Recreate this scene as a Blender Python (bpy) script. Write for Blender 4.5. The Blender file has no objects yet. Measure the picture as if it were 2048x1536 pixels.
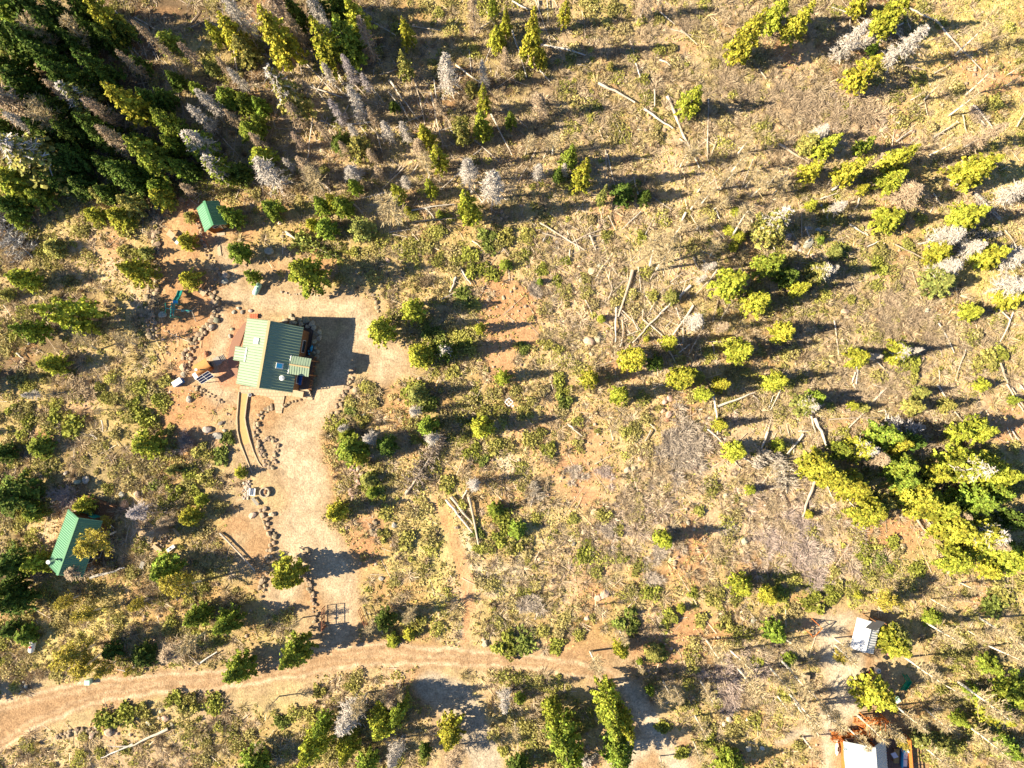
import bpy, math, random
import numpy as np
from mathutils import Vector, Matrix
R_ = math.radians
# ------------------------------------------------------------------ camera, sky, sun, exposure
H = 101.6                     # flying height in metres
F = 1422.0                    # focal length in pixels of the 2048 px wide photograph
TILT = math.atan(32 / F)
sc = bpy.context.scene
cam = bpy.data.objects.new('camera', bpy.data.cameras.new('camera'))
sc.collection.objects.link(cam)
cam.location = (0, 0, H)
cam.rotation_euler = (TILT, 0, 0)
cam.data.sensor_width = 36
cam.data.lens = 36 * F / 2048
cam.data.clip_start = 1
cam.data.clip_end = 9000
sc.camera = cam
world = bpy.data.worlds.new('World')
sc.world = world
world.use_nodes = True
wn = world.node_tree
bg = wn.nodes['Background']
sky = wn.nodes.new('ShaderNodeTexSky')
sky.sky_type = 'NISHITA'
sky.sun_disc = False
sky.ozone_density = 5.0
sky.air_density = 1.2
sky.dust_density = .4
SUN_EL, SUN_AZ = 35.5, 7.0    # shadows run to the right and a little up
sky.sun_elevation = R_(SUN_EL)
sky.sun_rotation = R_(270 - SUN_AZ)
wn.links.new(sky.outputs[0], bg.inputs[0])
bg.inputs[1].default_value = 0.05
sun = bpy.data.objects.new('sun', bpy.data.lights.new('sun', 'SUN'))
sc.collection.objects.link(sun)
sun.data.energy = 5.0
sun.data.angle = R_(0.5)
sun.data.color = (1.0, 0.85, 0.59)
_d = Vector((math.cos(R_(SUN_AZ)) * math.cos(R_(SUN_EL)), math.sin(R_(SUN_AZ)) * math.cos(R_(SUN_EL)), -math.sin(R_(SUN_EL))))
sun.rotation_euler = _d.to_track_quat('-Z', 'Y').to_euler()
sun.location = (-80, -10, 70)
sc.view_settings.view_transform = 'Standard'
sc.view_settings.look = 'None'
sc.view_settings.gamma = 1
sc.view_settings.use_curve_mapping = False
sc.view_settings.exposure = 1.36
sc.cycles.max_bounces = 5
sc.cycles.diffuse_bounces = 2
sc.cycles.transparent_max_bounces = 4
rng = np.random.default_rng(7)
rnd = random.Random(11)
_c, _s = math.cos(TILT), math.sin(TILT)

def W(px, py, z=0.0):
    """point of the place at height z seen at a pixel of the 2048 x 1536 photograph"""
    a, b = (px - 1024) / F, -(py - 768) / F
    dx, dy, dz = a, b * _c + _s, b * _s - _c
    t = (z - H) / dz
    return Vector((dx * t, dy * t, z))

def PX(x, y, z=0.0):
    """inverse of W, numpy friendly"""
    zz = z - H
    yy = y * _c + zz * _s
    zc = -y * _s + zz * _c
    return 1024 + F * x / -zc, 768 - F * yy / -zc

# ------------------------------------------------------------------ small helpers
def vnoise(x, y, seed=0):
    xi, yi = np.floor(x).astype(np.int64), np.floor(y).astype(np.int64)
    fx, fy = x - xi, y - yi
    fx, fy = fx * fx * (3 - 2 * fx), fy * fy * (3 - 2 * fy)
    def h(a, b):
        n = (a * 374761393 + b * 668265263 + seed * 1442695041) & 0xffffffff
        n = ((n ^ (n >> 13)) * 1274126177) & 0xffffffff
        return ((n ^ (n >> 16)) & 0xffff) / 65535.0
    return (h(xi, yi) * (1 - fx) + h(xi + 1, yi) * fx) * (1 - fy) + (h(xi, yi + 1) * (1 - fx) + h(xi + 1, yi + 1) * fx) * fy

def fbm(x, y, seed=0, o=3):
    s, a, t = 0, 1.0, 0
    for k in range(o):
        s = s + a * vnoise(x * 2 ** k, y * 2 ** k, seed + 17 * k)
        t += a
        a *= .55
    return s / t

def terrain(x, y):
    x, y = np.asarray(x, float), np.asarray(y, float)
    return (fbm(x / 9, y / 9, 3, 2) - .5) * .3 + (fbm(x / 1.7, y / 1.7, 5, 2) - .5) * .12 * np.clip(1, 0, 1)

def TZ(x, y):
    return float(terrain(np.array([x]), np.array([y]))[0])

def link(o, parent=None):
    sc.collection.objects.link(o)
    if parent is not None:
        o.parent = parent
    return o

def obj(name, me, mat=None, parent=None):
    if mat is not None and not me.materials:
        me.materials.append(mat)
    return link(bpy.data.objects.new(name, me), parent)

def empty(name, loc, rz=0.0):
    o = link(bpy.data.objects.new(name, None))
    o.location = loc
    o.rotation_euler = (0, 0, rz)
    o.empty_display_size = .3
    return o

def tag(o, label=None, cat=None, group=None, kind=None):
    if label: o['label'] = label
    if cat: o['category'] = cat
    if group: o['group'] = group
    if kind: o['kind'] = kind
    return o

def mesh_np(name, V, Fq, col=None, smooth=False):
    """mesh of quads from numpy arrays, col = colour per vertex"""
    me = bpy.data.meshes.new(name)
    V = np.asarray(V, np.float32)
    Fq = np.asarray(Fq, np.int32)
    k = Fq.shape[1]
    me.vertices.add(len(V))
    me.vertices.foreach_set('co', V.ravel())
    me.loops.add(Fq.size)
    me.loops.foreach_set('vertex_index', Fq.ravel())
    me.polygons.add(len(Fq))
    me.polygons.foreach_set('loop_start', np.arange(0, Fq.size, k, dtype=np.int32))
    me.polygons.foreach_set('loop_total', np.full(len(Fq), k, np.int32))
    if smooth:
        me.polygons.foreach_set('use_smooth', np.ones(len(Fq), bool))
    if col is not None:
        a = me.color_attributes.new('Col', 'FLOAT_COLOR', 'POINT')
        c = np.ones((len(V), 4), np.float32)
        c[:, :3] = col
        a.data.foreach_set('color', c.ravel())
    me.update(calc_edges=True)
    return me

def cards(C, U, Vv):
    """quads centred at C with half axes U and Vv"""
    V = np.stack([C - U - Vv, C + U - Vv, C + U + Vv, C - U + Vv], 1).reshape(-1, 3)
    return V, np.arange(len(V)).reshape(-1, 4)

def unit(a):
    return a / np.maximum(np.linalg.norm(a, axis=1, keepdims=True), 1e-6)

def leaf_cards(C, size, up=.7, out=None, r=rng):
    n = len(C)
    N = r.normal(size=(n, 3))
    N[:, 2] += up * 1.5
    if out is not None:
        N += out
    N = unit(N)
    U = unit(np.cross(N, r.normal(size=(n, 3))))
    Vv = np.cross(N, U)
    s = np.asarray(size) * r.uniform(.7, 1.3, n)
    return cards(C, U * (s * r.uniform(.7, 1.2, n))[:, None], Vv * (s * r.uniform(.5, .9, n))[:, None])

def stick_cards(P, Q, w, r=rng):
    """thin quads from P to Q, width w, random roll"""
    D = Q - P
    n = len(P)
    S = unit(np.cross(D, r.normal(size=(n, 3)))) * (np.asarray(w) / 2 * np.ones(n))[:, None]
    V = np.stack([P - S, P + S, Q + S * .4, Q - S * .4], 1).reshape(-1, 3)
    return V, np.arange(len(V)).reshape(-1, 4)

def join(parts):
    Vs, Fs, Cs, o = [], [], [], 0
    for V, Fq, C in parts:
        Vs.append(V); Fs.append(Fq + o); Cs.append(np.broadcast_to(C, (len(V), 3)) if np.ndim(C) == 1 else C)
        o += len(V)
    return np.concatenate(Vs), np.concatenate(Fs), np.concatenate(Cs)

def tube_np(P, rad, n=7):
    """tube through points P with radii rad, closed at both ends by a small ring"""
    P = np.asarray(P, float)
    rad = np.asarray(rad, float)
    T = np.gradient(P, axis=0)
    T = unit(T)
    ref = np.array([1.0, 0, 0]) if abs(T[0][0]) < .9 else np.array([0, 1.0, 0])
    A = unit(np.cross(T, ref))
    B = np.cross(T, A)
    th = np.arange(n) / n * 2 * np.pi
    ring = A[:, None, :] * np.cos(th)[None, :, None] + B[:, None, :] * np.sin(th)[None, :, None]
    V = (P[:, None, :] + ring * rad[:, None, None])
    V = np.concatenate([(P[0] + ring[0] * rad[0] * .02)[None], V, (P[-1] + ring[-1] * rad[-1] * .02)[None]], 0)
    m = len(V)
    i = np.arange(m - 1)[:, None] * n + np.arange(n)[None, :]
    j = np.arange(m - 1)[:, None] * n + (np.arange(n) + 1)[None, :] % n
    Fq = np.stack([i, j, j + n, i + n], -1).reshape(-1, 4)
    return V.reshape(-1, 3), Fq

class MB:
    """collects boxes, quads and tubes into one mesh"""
    def __init__(s): s.v, s.f = [], []
    def poly(s, pts):
        n = len(s.v); s.v += [tuple(p) for p in pts]; s.f.append(tuple(range(n, n + len(pts))))
    def box(s, c, d, rz=0.0, tilt=0.0):
        x, y, z = d[0] / 2, d[1] / 2, d[2] / 2
        M = Matrix.Translation(c) @ Matrix.Rotation(rz, 4, 'Z') @ Matrix.Rotation(tilt, 4, 'Y')
        n = len(s.v)
        for q in [(-x, -y, -z), (x, -y, -z), (x, y, -z), (-x, y, -z), (-x, -y, z), (x, -y, z), (x, y, z), (-x, y, z)]:
            s.v.append(tuple(M @ Vector(q)))
        for q in [(0, 3, 2, 1), (4, 5, 6, 7), (0, 1, 5, 4), (1, 2, 6, 5), (2, 3, 7, 6), (3, 0, 4, 7)]:
            s.f.append(tuple(n + k for k in q))
        return s
    def bar(s, a, b, w, h=None):
        """square bar from a to b"""
        a, b = Vector(a), Vector(b)
        h = h or w
        t = (b - a).normalized()
        u = t.cross(Vector((0, 0, 1)))
        if u.length < .01: u = Vector((1, 0, 0))
        u.normalize(); v = u.cross(t)
        n = len(s.v)
        for p in (a, b):
            for q in ((-1, -1), (1, -1), (1, 1), (-1, 1)):
                s.v.append(tuple(p + u * q[0] * w / 2 + v * q[1] * h / 2))
        for q in [(0, 1, 2, 3), (7, 6, 5, 4), (0, 4, 5, 1), (1, 5, 6, 2), (2, 6, 7, 3), (3, 7, 4, 0)]:
            s.f.append(tuple(n + k for k in q))
        return s
    def prism(s, a, b, w, h):
        """three-sided rib from a to b, base width w, height h"""
        a, b = Vector(a), Vector(b)
        t = (b - a).normalized(); u = t.cross(Vector((0, 0, 1))).normalized(); v = u.cross(t)
        n = len(s.v)
        for p in (a, b): s.v += [tuple(p - u * w / 2), tuple(p + u * w / 2), tuple(p + v * h)]
        for q in [(0, 1, 2), (5, 4, 3), (0, 3, 4, 1), (1, 4, 5, 2), (2, 5, 3, 0)]: s.f.append(tuple(n + k for k in q))
        return s
    def slab(s, pts, t):
        """thick plate: polygon pts (top face), thickness t downwards"""
        n, k = len(s.v), len(pts)
        s.v += [tuple(p) for p in pts] + [(p[0], p[1], p[2] - t) for p in pts]
        s.f.append(tuple(range(n, n + k)))
        s.f.append(tuple(range(n + 2 * k - 1, n + k - 1, -1)))
        for i in range(k):
            j = (i + 1) % k
            s.f.append((n + i, n + k + i, n + k + j, n + j))
        return s
    def tube(s, P, rad, n=10):
        V, Fq = tube_np(P, rad if np.ndim(rad) else [rad] * len(P), n)
        o = len(s.v)
        s.v += [tuple(p) for p in V]; s.f += [tuple(int(a) + o for a in q) for q in Fq]
        return s
    def build(s, name, mat, parent=None, bevel=0, smooth=False):
        me = bpy.data.meshes.new(name)
        me.from_pydata(s.v, [], s.f)
        me.update()
        import bmesh
        b = bmesh.new(); b.from_mesh(me)
        bmesh.ops.recalc_face_normals(b, faces=b.faces)
        b.to_mesh(me); b.free()
        if smooth:
            me.polygons.foreach_set('use_smooth', [True] * len(me.polygons))
        o = obj(name, me, mat, parent)
        if bevel:
            m = o.modifiers.new('bevel', 'BEVEL'); m.width = bevel; m.segments = 1; m.limit_method = 'ANGLE'
        return o

# ------------------------------------------------------------------ materials
def mat(name, col, rough=.85, var=.12, scale=3.0, metal=0.0, attr=False, objcol=False, bump=0.0, trans=0.0, spec=.3):
    m = bpy.data.materials.new(name)
    m.use_nodes = True
    nt = m.node_tree
    p = nt.nodes['Principled BSDF']
    p.inputs['Roughness'].default_value = rough
    p.inputs['Metallic'].default_value = metal
    p.inputs['Specular IOR Level'].default_value = spec
    tc = nt.nodes.new('ShaderNodeTexCoord')
    no = nt.nodes.new('ShaderNodeTexNoise')
    no.inputs['Scale'].default_value = scale
    no.inputs['Detail'].default_value = 5
    nt.links.new(tc.outputs['Object'], no.inputs['Vector'])
    mr = nt.nodes.new('ShaderNodeMapRange')
    mr.inputs['From Min'].default_value = .25
    mr.inputs['From Max'].default_value = .75
    mr.inputs['To Min'].default_value = 1 - var
    mr.inputs['To Max'].default_value = 1 + var
    nt.links.new(no.outputs['Fac'], mr.inputs['Value'])
    def mul(a, b):
        x = nt.nodes.new('ShaderNodeVectorMath'); x.operation = 'MULTIPLY'
        if isinstance(a, tuple): x.inputs[0].default_value = a
        else: nt.links.new(a, x.inputs[0])
        nt.links.new(b, x.inputs[1])
        return x.outputs[0]
    c = mul(tuple(col[:3]), mr.outputs[0])
    if attr:
        at = nt.nodes.new('ShaderNodeAttribute'); at.attribute_name = 'Col'
        c = mul(c, at.outputs['Color'])
    if objcol:
        oi = nt.nodes.new('ShaderNodeObjectInfo')
        c = mul(c, oi.outputs['Color'])
    nt.links.new(c, p.inputs['Base Color'])
    if bump:
        bp = nt.nodes.new('ShaderNodeBump'); bp.inputs['Strength'].default_value = bump
        bp.inputs['Distance'].default_value = .05
        nt.links.new(no.outputs['Fac'], bp.inputs['Height']); nt.links.new(bp.outputs[0], p.inputs['Normal'])
    if trans:
        tr = nt.nodes.new('ShaderNodeBsdfTranslucent'); nt.links.new(c, tr.inputs[0])
        mx = nt.nodes.new('ShaderNodeMixShader'); mx.inputs[0].default_value = trans
        nt.links.new(p.outputs[0], mx.inputs[1]); nt.links.new(tr.outputs[0], mx.inputs[2])
        nt.links.new(mx.outputs[0], nt.nodes['Material Output'].inputs[0])
    return m

M = dict(
    needle=mat('needles', (1, 1, 1), .7, .15, 1.5, attr=True, objcol=True, trans=.07, spec=.15),
    twig=mat('dead twigs', (1, 1, 1), .9, .1, 1.5, attr=True, objcol=True, spec=.1),
    bark=mat('bark', (1, 1, 1), .9, .25, 6, attr=True, objcol=True, spec=.15),
    rock=mat('rock', (1, 1, 1), .9, .3, 2.5, objcol=True, bump=.6, spec=.2),
    scrub=mat('scrub leaves', (1, 1, 1), .8, .15, .8, attr=True, trans=.2, spec=.15),
    brush=mat('bare brush', (1, 1, 1), .9, .15, .8, attr=True, spec=.1),
    roofpale=mat('sage metal roofing', (.26, .345, .25), .42, .05, .6, spec=.5),
    roofgreen=mat('green metal roofing', (.16, .35, .23), .42, .05, .6, spec=.5),
    roofwhite=mat('white metal roofing', (.72, .74, .80), .4, .04, .6, spec=.5),
    roofgrey=mat('pale grey metal roofing', (.52, .60, .66), .4, .05, .6, spec=.5),
    darksheet=mat('dark grey sheet', (.07, .07, .075), .6, .1, 2),
    trim=mat('tan ridge trim', (.46, .36, .20), .5, .05, 2),
    greentrim=mat('green ridge trim', (.10, .30, .16), .45, .05, 2),
    wall=mat('brown timber siding', (.24, .12, .06), .8, .2, 4),
    orange=mat('orange stained timber', (.50, .17, .045), .7, .2, 4),
    cedar=mat('golden cedar boards', (.55, .27, .09), .7, .15, 5),
    deck=mat('dark deck boards', (.09, .06, .05), .8, .2, 5),
    deckb=mat('grey brown deck boards', (.20, .13, .10), .8, .2, 5),
    tanwood=mat('pale weathered timber', (.50, .40, .28), .85, .15, 6),
    greywood=mat('grey weathered timber', (.34, .32, .29), .85, .2, 6),
    white=mat('white paint', (.78, .78, .78), .5, .04, 3),
    glass=mat('dark window glass', (.03, .04, .05), .08, .05, 2, spec=.8),
    steel=mat('dull steel', (.45, .45, .47), .35, .1, 4, metal=.8),
    black=mat('black iron', (.02, .02, .02), .5, .2, 4),
    rust=mat('rusty iron', (.22, .085, .05), .85, .3, 8),
    teal=mat('teal painted steel', (.02, .32, .30), .45, .1, 3),
    tealw=mat('pale aqua paint', (.42, .68, .62), .4, .08, 2),
    blue=mat('blue cover', (.02, .12, .42), .5, .1, 3),
    ltblue=mat('light blue plastic', (.05, .42, .75), .5, .1, 3),
    red=mat('red plastic', (.55, .02, .03), .4, .1, 3),
    green=mat('green plastic', (.0, .26, .14), .4, .1, 3),
    orangem=mat('orange painted steel', (.75, .24, .06), .5, .1, 3),
    panel=mat('solar cells', (.012, .016, .05), .12, .1, 3, spec=.25),
    concrete=mat('pale concrete', (.45, .38, .30), .9, .1, 3),
)

def paver_mat(name, c1, c2, mortar, sx, sy, rot=0.0):
    m = bpy.data.materials.new(name); m.use_nodes = True
    nt = m.node_tree; p = nt.nodes['Principled BSDF']; p.inputs['Roughness'].default_value = .9
    tc = nt.nodes.new('ShaderNodeTexCoord'); mp = nt.nodes.new('ShaderNodeMapping')
    mp.inputs['Rotation'].default_value = (0, 0, rot)
    b = nt.nodes.new('ShaderNodeTexBrick')
    b.inputs['Color1'].default_value = (*c1, 1); b.inputs['Color2'].default_value = (*c2, 1); b.inputs['Mortar'].default_value = (*mortar, 1)
    b.inputs['Scale'].default_value = 1; b.inputs['Brick Width'].default_value = sx; b.inputs['Row Height'].default_value = sy
    b.inputs['Mortar Size'].default_value = .035
    nt.links.new(tc.outputs['Object'], mp.inputs[0]); nt.links.new(mp.outputs[0], b.inputs[0]); nt.links.new(b.outputs[0], p.inputs[0])
    return m
M['paver'] = paver_mat('tan pavers', (.52, .42, .29), (.46, .36, .25), (.30, .23, .16), .5, .5)
M['brick'] = paver_mat('red brick pavers', (.42, .20, .13), (.36, .17, .11), (.25, .15, .11), .25, .12)
# ------------------------------------------------------------------ ground: what grows or lies where, one letter for each 64 px cell of the photograph
CELLS = """
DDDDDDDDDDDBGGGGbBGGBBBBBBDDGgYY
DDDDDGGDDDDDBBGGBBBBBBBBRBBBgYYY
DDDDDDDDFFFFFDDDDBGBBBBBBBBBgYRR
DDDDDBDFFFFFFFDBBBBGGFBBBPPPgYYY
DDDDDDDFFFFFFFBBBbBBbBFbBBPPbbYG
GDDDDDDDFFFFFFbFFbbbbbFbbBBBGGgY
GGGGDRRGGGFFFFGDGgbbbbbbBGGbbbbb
DGbRGRRRGGGGGGGggFFgbbbbGFGGGGGG
GGbbGRRTTTGGGggRgbbFFbFGGGBBBGYY
bDDGbDRTTTTTgggRRbbFFGGGGGBBBBgg
GDGGGRRTTTTTGGGRRbbFFFGGBBBBBBBg
DGbGGRTTTTTTTGGRgggRFFGGGBBBBgbg
GGbGGRRRTTTGgGGGgRgggRGBBBbBBBbb
GRGGGRTTTTGggGGgRgRggPPBFFFGDDDR
DGDDGGGTTTgggGgggRRgbPPbFFGGGGGG
GGDGGGGTTTGgggYggRRPPbbPPPbGGGGG
GbGDPGGTTTgRGYgYYgbPPRBPPPPRRGGG
DGGDGGGTTTgRYYgggbbgRRbPPPPgGGGG
DYYYgGGGTTTGGYbGGbRGGgGGGGGGggRG
gYYYYGGGYTTGGYgGGGGGbRRGGTTTGGgG
GYYgGbGTTTTTTTTTTTTTRbGPPbTTTGGY
BTTTTTTTTTbbbTTbGGTTbGbPGbTTgGGG
TTTRGGBBGGbGGTTGGGGTTgGGgTTTgGGG
bbbBBBGGGGGGGTTGGGRTTTGGGRTTTGGG
""".split()
assert len(CELLS) == 24 and all(len(r) == 32 for r in CELLS), [len(r) for r in CELLS]
KEYS = 'DGgBbPYRTF'
GCOL = dict(D=(.17, .12, .075), G=(.42, .32, .15), g=(.50, .37, .20), B=(.44, .33, .21), b=(.53, .39, .25), P=(.52, .39, .26),  # D: dark litter, made darker still to paint in the tree shade
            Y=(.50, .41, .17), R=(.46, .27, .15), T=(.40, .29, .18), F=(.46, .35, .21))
_idx = np.array([[KEYS.index(c) for c in r] for r in CELLS])
_tab = np.array([GCOL[k] for k in KEYS])

def wsum(px, py, table):
    """smooth lookup of a per-letter table at photograph pixels"""
    u, v = px / 64 - .5, py / 64 - .5
    i0, j0 = np.floor(u).astype(int), np.floor(v).astype(int)
    fu, fv = u - i0, v - j0
    fu, fv = np.clip((fu - .5) * 1.6 + .5, 0, 1), np.clip((fv - .5) * 1.6 + .5, 0, 1)
    g = lambda i, j: table[_idx[np.clip(j, 0, 23), np.clip(i, 0, 31)]]
    e = (lambda a: a[:, None]) if table.ndim == 2 else (lambda a: a)
    return (g(i0, j0) * e(1 - fu) + g(i0 + 1, j0) * e(fu)) * e(1 - fv) + (g(i0, j0 + 1) * e(1 - fu) + g(i0 + 1, j0 + 1) * e(fu)) * e(fv)

def seg_field(px, py, pts):
    """signed distance in px to a chain of (x, y, radius): negative inside"""
    d = np.full(len(px), 1e9)
    for (x0, y0, r0), (x1, y1, r1) in zip(pts[:-1], pts[1:]):
        vx, vy = x1 - x0, y1 - y0
        t = np.clip(((px - x0) * vx + (py - y0) * vy) / (vx * vx + vy * vy + 1e-9), 0, 1)
        d = np.minimum(d, np.hypot(px - x0 - t * vx, py - y0 - t * vy) - (r0 + (r1 - r0) * t))
    return d
ROAD = [(-160, 1490, 62), (0, 1450, 52), (60, 1425, 40), (140, 1396, 32), (220, 1379, 27), (350, 1366, 24), (480, 1356, 23), (560, 1341, 24), (650, 1320, 28),
        (750, 1309, 26), (860, 1311, 22), (960, 1316, 20), (1060, 1322, 20), (1150, 1337, 19), (1215, 1352, 20)]
DRIVE = [[(452, 585, 16), (520, 600, 28), (600, 610, 30), (700, 612, 32), (735, 660, 36), (775, 722, 42), (762, 750, 26)],
         [(735, 660, 36), (695, 700, 32), (672, 770, 34), (640, 810, 36), (600, 862, 46), (590, 910, 52), (612, 960, 52), (618, 1010, 44), (600, 1060, 60), (630, 1100, 62), (665, 1140, 50), (680, 1190, 40), (688, 1240, 34), (668, 1300, 36)],
         [(436, 610, 12), (450, 660, 18), (440, 700, 24), (425, 750, 34), (440, 780, 34), (470, 800, 14)],
         [(585, 1120, 45), (570, 1180, 38), (560, 1195, 34)],
         [(440, 480, 14), (455, 520, 24), (470, 560, 20), (480, 590, 20)]]
DRIVE2 = [[(1700, 1240, 18), (1655, 1262, 32), (1680, 1310, 44), (1690, 1350, 44), (1700, 1395, 40), (1660, 1440, 30), (1655, 1480, 16), (1655, 1560, 16)], [(1660, 1440, 24), (1590, 1470, 14), (1560, 1485, 10)],
          [(1222, 1356, 14), (1262, 1382, 24), (1290, 1430, 24), (1325, 1490, 24), (1370, 1560, 28)], [(1300, 1480, 20), (1240, 1520, 30)]]
YARD = [[(860, 1375, 30), (905, 1395, 38), (935, 1440, 36), (965, 1500, 32), (985, 1570, 32)]]
TRACK = [[(868, 990, 4), (898, 1070, 5), (922, 1150, 6), (936, 1215, 6), (930, 1285, 8)], [(888, 1010, 3), (915, 1080, 4), (940, 1150, 4), (946, 1215, 4)]]
PALE = [[(940, 1075, 14), (945, 1130, 10), (990, 1170, 22), (1035, 1135, 14)], [(925, 1250, 8), (925, 1280, 10)], [(1030, 1040, 12), (1040, 1180, 12)], [(1010, 925, 20), (1040, 960, 14)]]
REDS = [[(1000, 560, 22), (1040, 610, 26), (1045, 660, 24), (1020, 690, 10)], [(1100, 830, 14), (1080, 870, 12)], [(1210, 900, 16), (1225, 950, 18)], [(800, 800, 16), (812, 850, 26), (850, 905, 16), (905, 960, 8)],
        [(660, 880, 14), (670, 950, 20)], [(1720, 1060, 30), (1800, 1085, 32)], [(330, 420, 14), (340, 640, 30), (350, 700, 30), (345, 780, 20), (390, 830, 34), (420, 870, 20)],
        [(1180, 1190, 14), (1260, 1185, 18), (1340, 1150, 22), (1420, 1160, 14)], [(1330, 120, 18), (1460, 50, 12)], [(1880, 130, 22), (1960, 110, 26)], [(70, 1000, 18), (80, 1040, 8)], [(500, 800, 12), (490, 830, 10)],
        [(600, 470, 22), (650, 530, 18)], [(540, 520, 14), (560, 545, 16)], [(330, 1090, 18), (320, 1110, 14)]]
HOUSEPAD = [[(480, 650, 14), (475, 700, 22), (455, 760, 20)]]

def fields(x, y):
    px, py = PX(x, y, 0.0)
    wx = (fbm(x / 2.2, y / 2.2, 21) - .5) * 26 + (fbm(x / .6, y / .6, 22, 2) - .5) * 12
    wy = (fbm(x / 2.2, y / 2.2, 23) - .5) * 26 + (fbm(x / .6, y / .6, 24, 2) - .5) * 12
    qx, qy = px + wx * .45, py + wy * .45
    mn = lambda L: np.minimum.reduce([seg_field(qx, qy, s) for s in L])
    return px, py, wx, wy, dict(road=seg_field(qx, qy, ROAD), drive=mn(DRIVE), drive2=mn(DRIVE2), yard=mn(YARD), track=mn(TRACK), pale=mn(PALE), red=mn(REDS), pad=mn(HOUSEPAD))

def ground_colour(x, y):
    px, py, wx, wy, f = fields(x, y)
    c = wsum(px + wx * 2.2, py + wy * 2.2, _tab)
    def mix(a, b, t):
        return a * (1 - t[:, None]) + np.array(b) * t[:, None]
    big, mid, fine = fbm(x / 7, y / 7, 31), fbm(x / 1.6, y / 1.6, 32), fbm(x / .45, y / .45, 33, 2)
    c = mix(c, (.36, .20, .10), np.clip((big - .56) * 5, 0, .55))
    c = mix(c, (.46, .37, .19), np.clip((.44 - big) * 4 + (mid - .5), 0, .5))
    sm = lambda d, w: np.clip(.5 - d / w, 0, 1)
    c = mix(c, (.47, .27, .14), sm(f['red'], 26) * .6 * np.clip(.4 + mid, 0, 1))
    c = mix(c, (.62, .54, .42), sm(f['pale'], 18) * .7)
    c = mix(c, (.50, .27, .14), sm(f['track'], 5) * .8)
    # drive: pale worn wheel line, browner shoulders
    e = np.clip(-f['drive'] / 26, 0, 1)
    dc = np.array((.39, .275, .17)) + (np.array((.50, .39, .275)) - np.array((.39, .275, .17))) * (e * np.clip(.3 + mid * 1.2, 0, 1))[:, None]
    c = c * (1 - sm(f['drive'], 12)[:, None]) + dc * sm(f['drive'], 12)[:, None]
    e = np.clip(-f['drive2'] / 22, 0, 1)
    dc = np.array((.42, .33, .23)) + (np.array((.54, .46, .36)) - np.array((.42, .33, .23))) * (e * np.clip(.3 + mid * 1.2, 0, 1))[:, None]
    c = c * (1 - sm(f['drive2'], 14)[:, None]) + dc * sm(f['drive2'], 14)[:, None]
    c = mix(c, (.42, .35, .27), sm(f['yard'], 14))
    # the road: two wheel tracks and a redder crown and shoulders
    d = f['road']
    rut = np.exp(-((-d - 7) / 4.0) ** 2) + np.exp(-((-d - 21) / 4.0) ** 2) * .4
    rc = np.array((.35, .225, .13)) + np.array((.20, .19, .155)) * np.clip(rut * (.25 + mid * 1.3), 0, 1)[:, None]
    c = c * (1 - sm(d, 12)[:, None]) + rc * sm(d, 12)[:, None]
    c = mix(c, (.50, .25, .15), sm(f['pad'], 10) * .8)
    k = (.80 + .40 * fine) * (.9 + .2 * mid)
    return c * k[:, None]

inner_x, inner_y = np.arange(-86, 86.01, .25), np.arange(-68, 70.01, .25)
grow = np.array([2, 6, 14, 30, 70, 160, 400, 1000, 2600.0])
gx = np.concatenate([inner_x[0] - grow[::-1], inner_x, inner_x[-1] + grow])
gy = np.concatenate([inner_y[0] - grow[::-1], inner_y, inner_y[-1] + grow])
GX, GY = np.meshgrid(gx, gy)
gxf, gyf = GX.ravel(), GY.ravel()
GZ = terrain(gxf, gyf)
ni, nj = len(gx), len(gy)
ii = (np.arange(nj - 1)[:, None] * ni + np.arange(ni - 1)[None, :]).ravel()
GF = np.stack([ii, ii + 1, ii + ni + 1, ii + ni], 1)
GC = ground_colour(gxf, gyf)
def ground_mat():
    m = bpy.data.materials.new('earth and litter'); m.use_nodes = True
    nt = m.node_tree; p = nt.nodes['Principled BSDF']
    p.inputs['Roughness'].default_value = .95; p.inputs['Specular IOR Level'].default_value = .1
    at = nt.nodes.new('ShaderNodeAttribute'); at.attribute_name = 'Col'
    tc = nt.nodes.new('ShaderNodeTexCoord')
    def noise(s, d, a, b, lo, hi):
        n = nt.nodes.new('ShaderNodeTexNoise'); n.inputs['Scale'].default_value = s; n.inputs['Detail'].default_value = d
        n.inputs['Roughness'].default_value = .65
        nt.links.new(tc.outputs['Object'], n.inputs['Vector'])
        r = nt.nodes.new('ShaderNodeMapRange')
        for k, v in zip(('From Min', 'From Max', 'To Min', 'To Max'), (a, b, lo, hi)): r.inputs[k].default_value = v
        nt.links.new(n.outputs['Fac'], r.inputs['Value'])
        return n, r.outputs[0]
    n1, f1 = noise(4.2, 6, .32, .68, .62, 1.36)
    n2, f2 = noise(1.1, 4, .35, .65, .86, 1.14)
    mu = nt.nodes.new('ShaderNodeMath'); mu.operation = 'MULTIPLY'
    nt.links.new(f1, mu.inputs[0]); nt.links.new(f2, mu.inputs[1])
    v = nt.nodes.new('ShaderNodeVectorMath'); v.operation = 'SCALE'
    nt.links.new(at.outputs['Color'], v.inputs[0]); nt.links.new(mu.outputs[0], v.inputs['Scale'])
    nt.links.new(v.outputs[0], p.inputs['Base Color'])
    bp = nt.nodes.new('ShaderNodeBump'); bp.inputs['Strength'].default_value = .8; bp.inputs['Distance'].default_value = .12
    nt.links.new(n1.outputs['Fac'], bp.inputs['Height']); nt.links.new(bp.outputs[0], p.inputs['Normal'])
    return m
MG = ground_mat()
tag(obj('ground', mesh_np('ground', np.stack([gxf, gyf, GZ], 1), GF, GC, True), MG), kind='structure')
_, _, _, _, GFI = fields(gxf, gyf)
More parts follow.
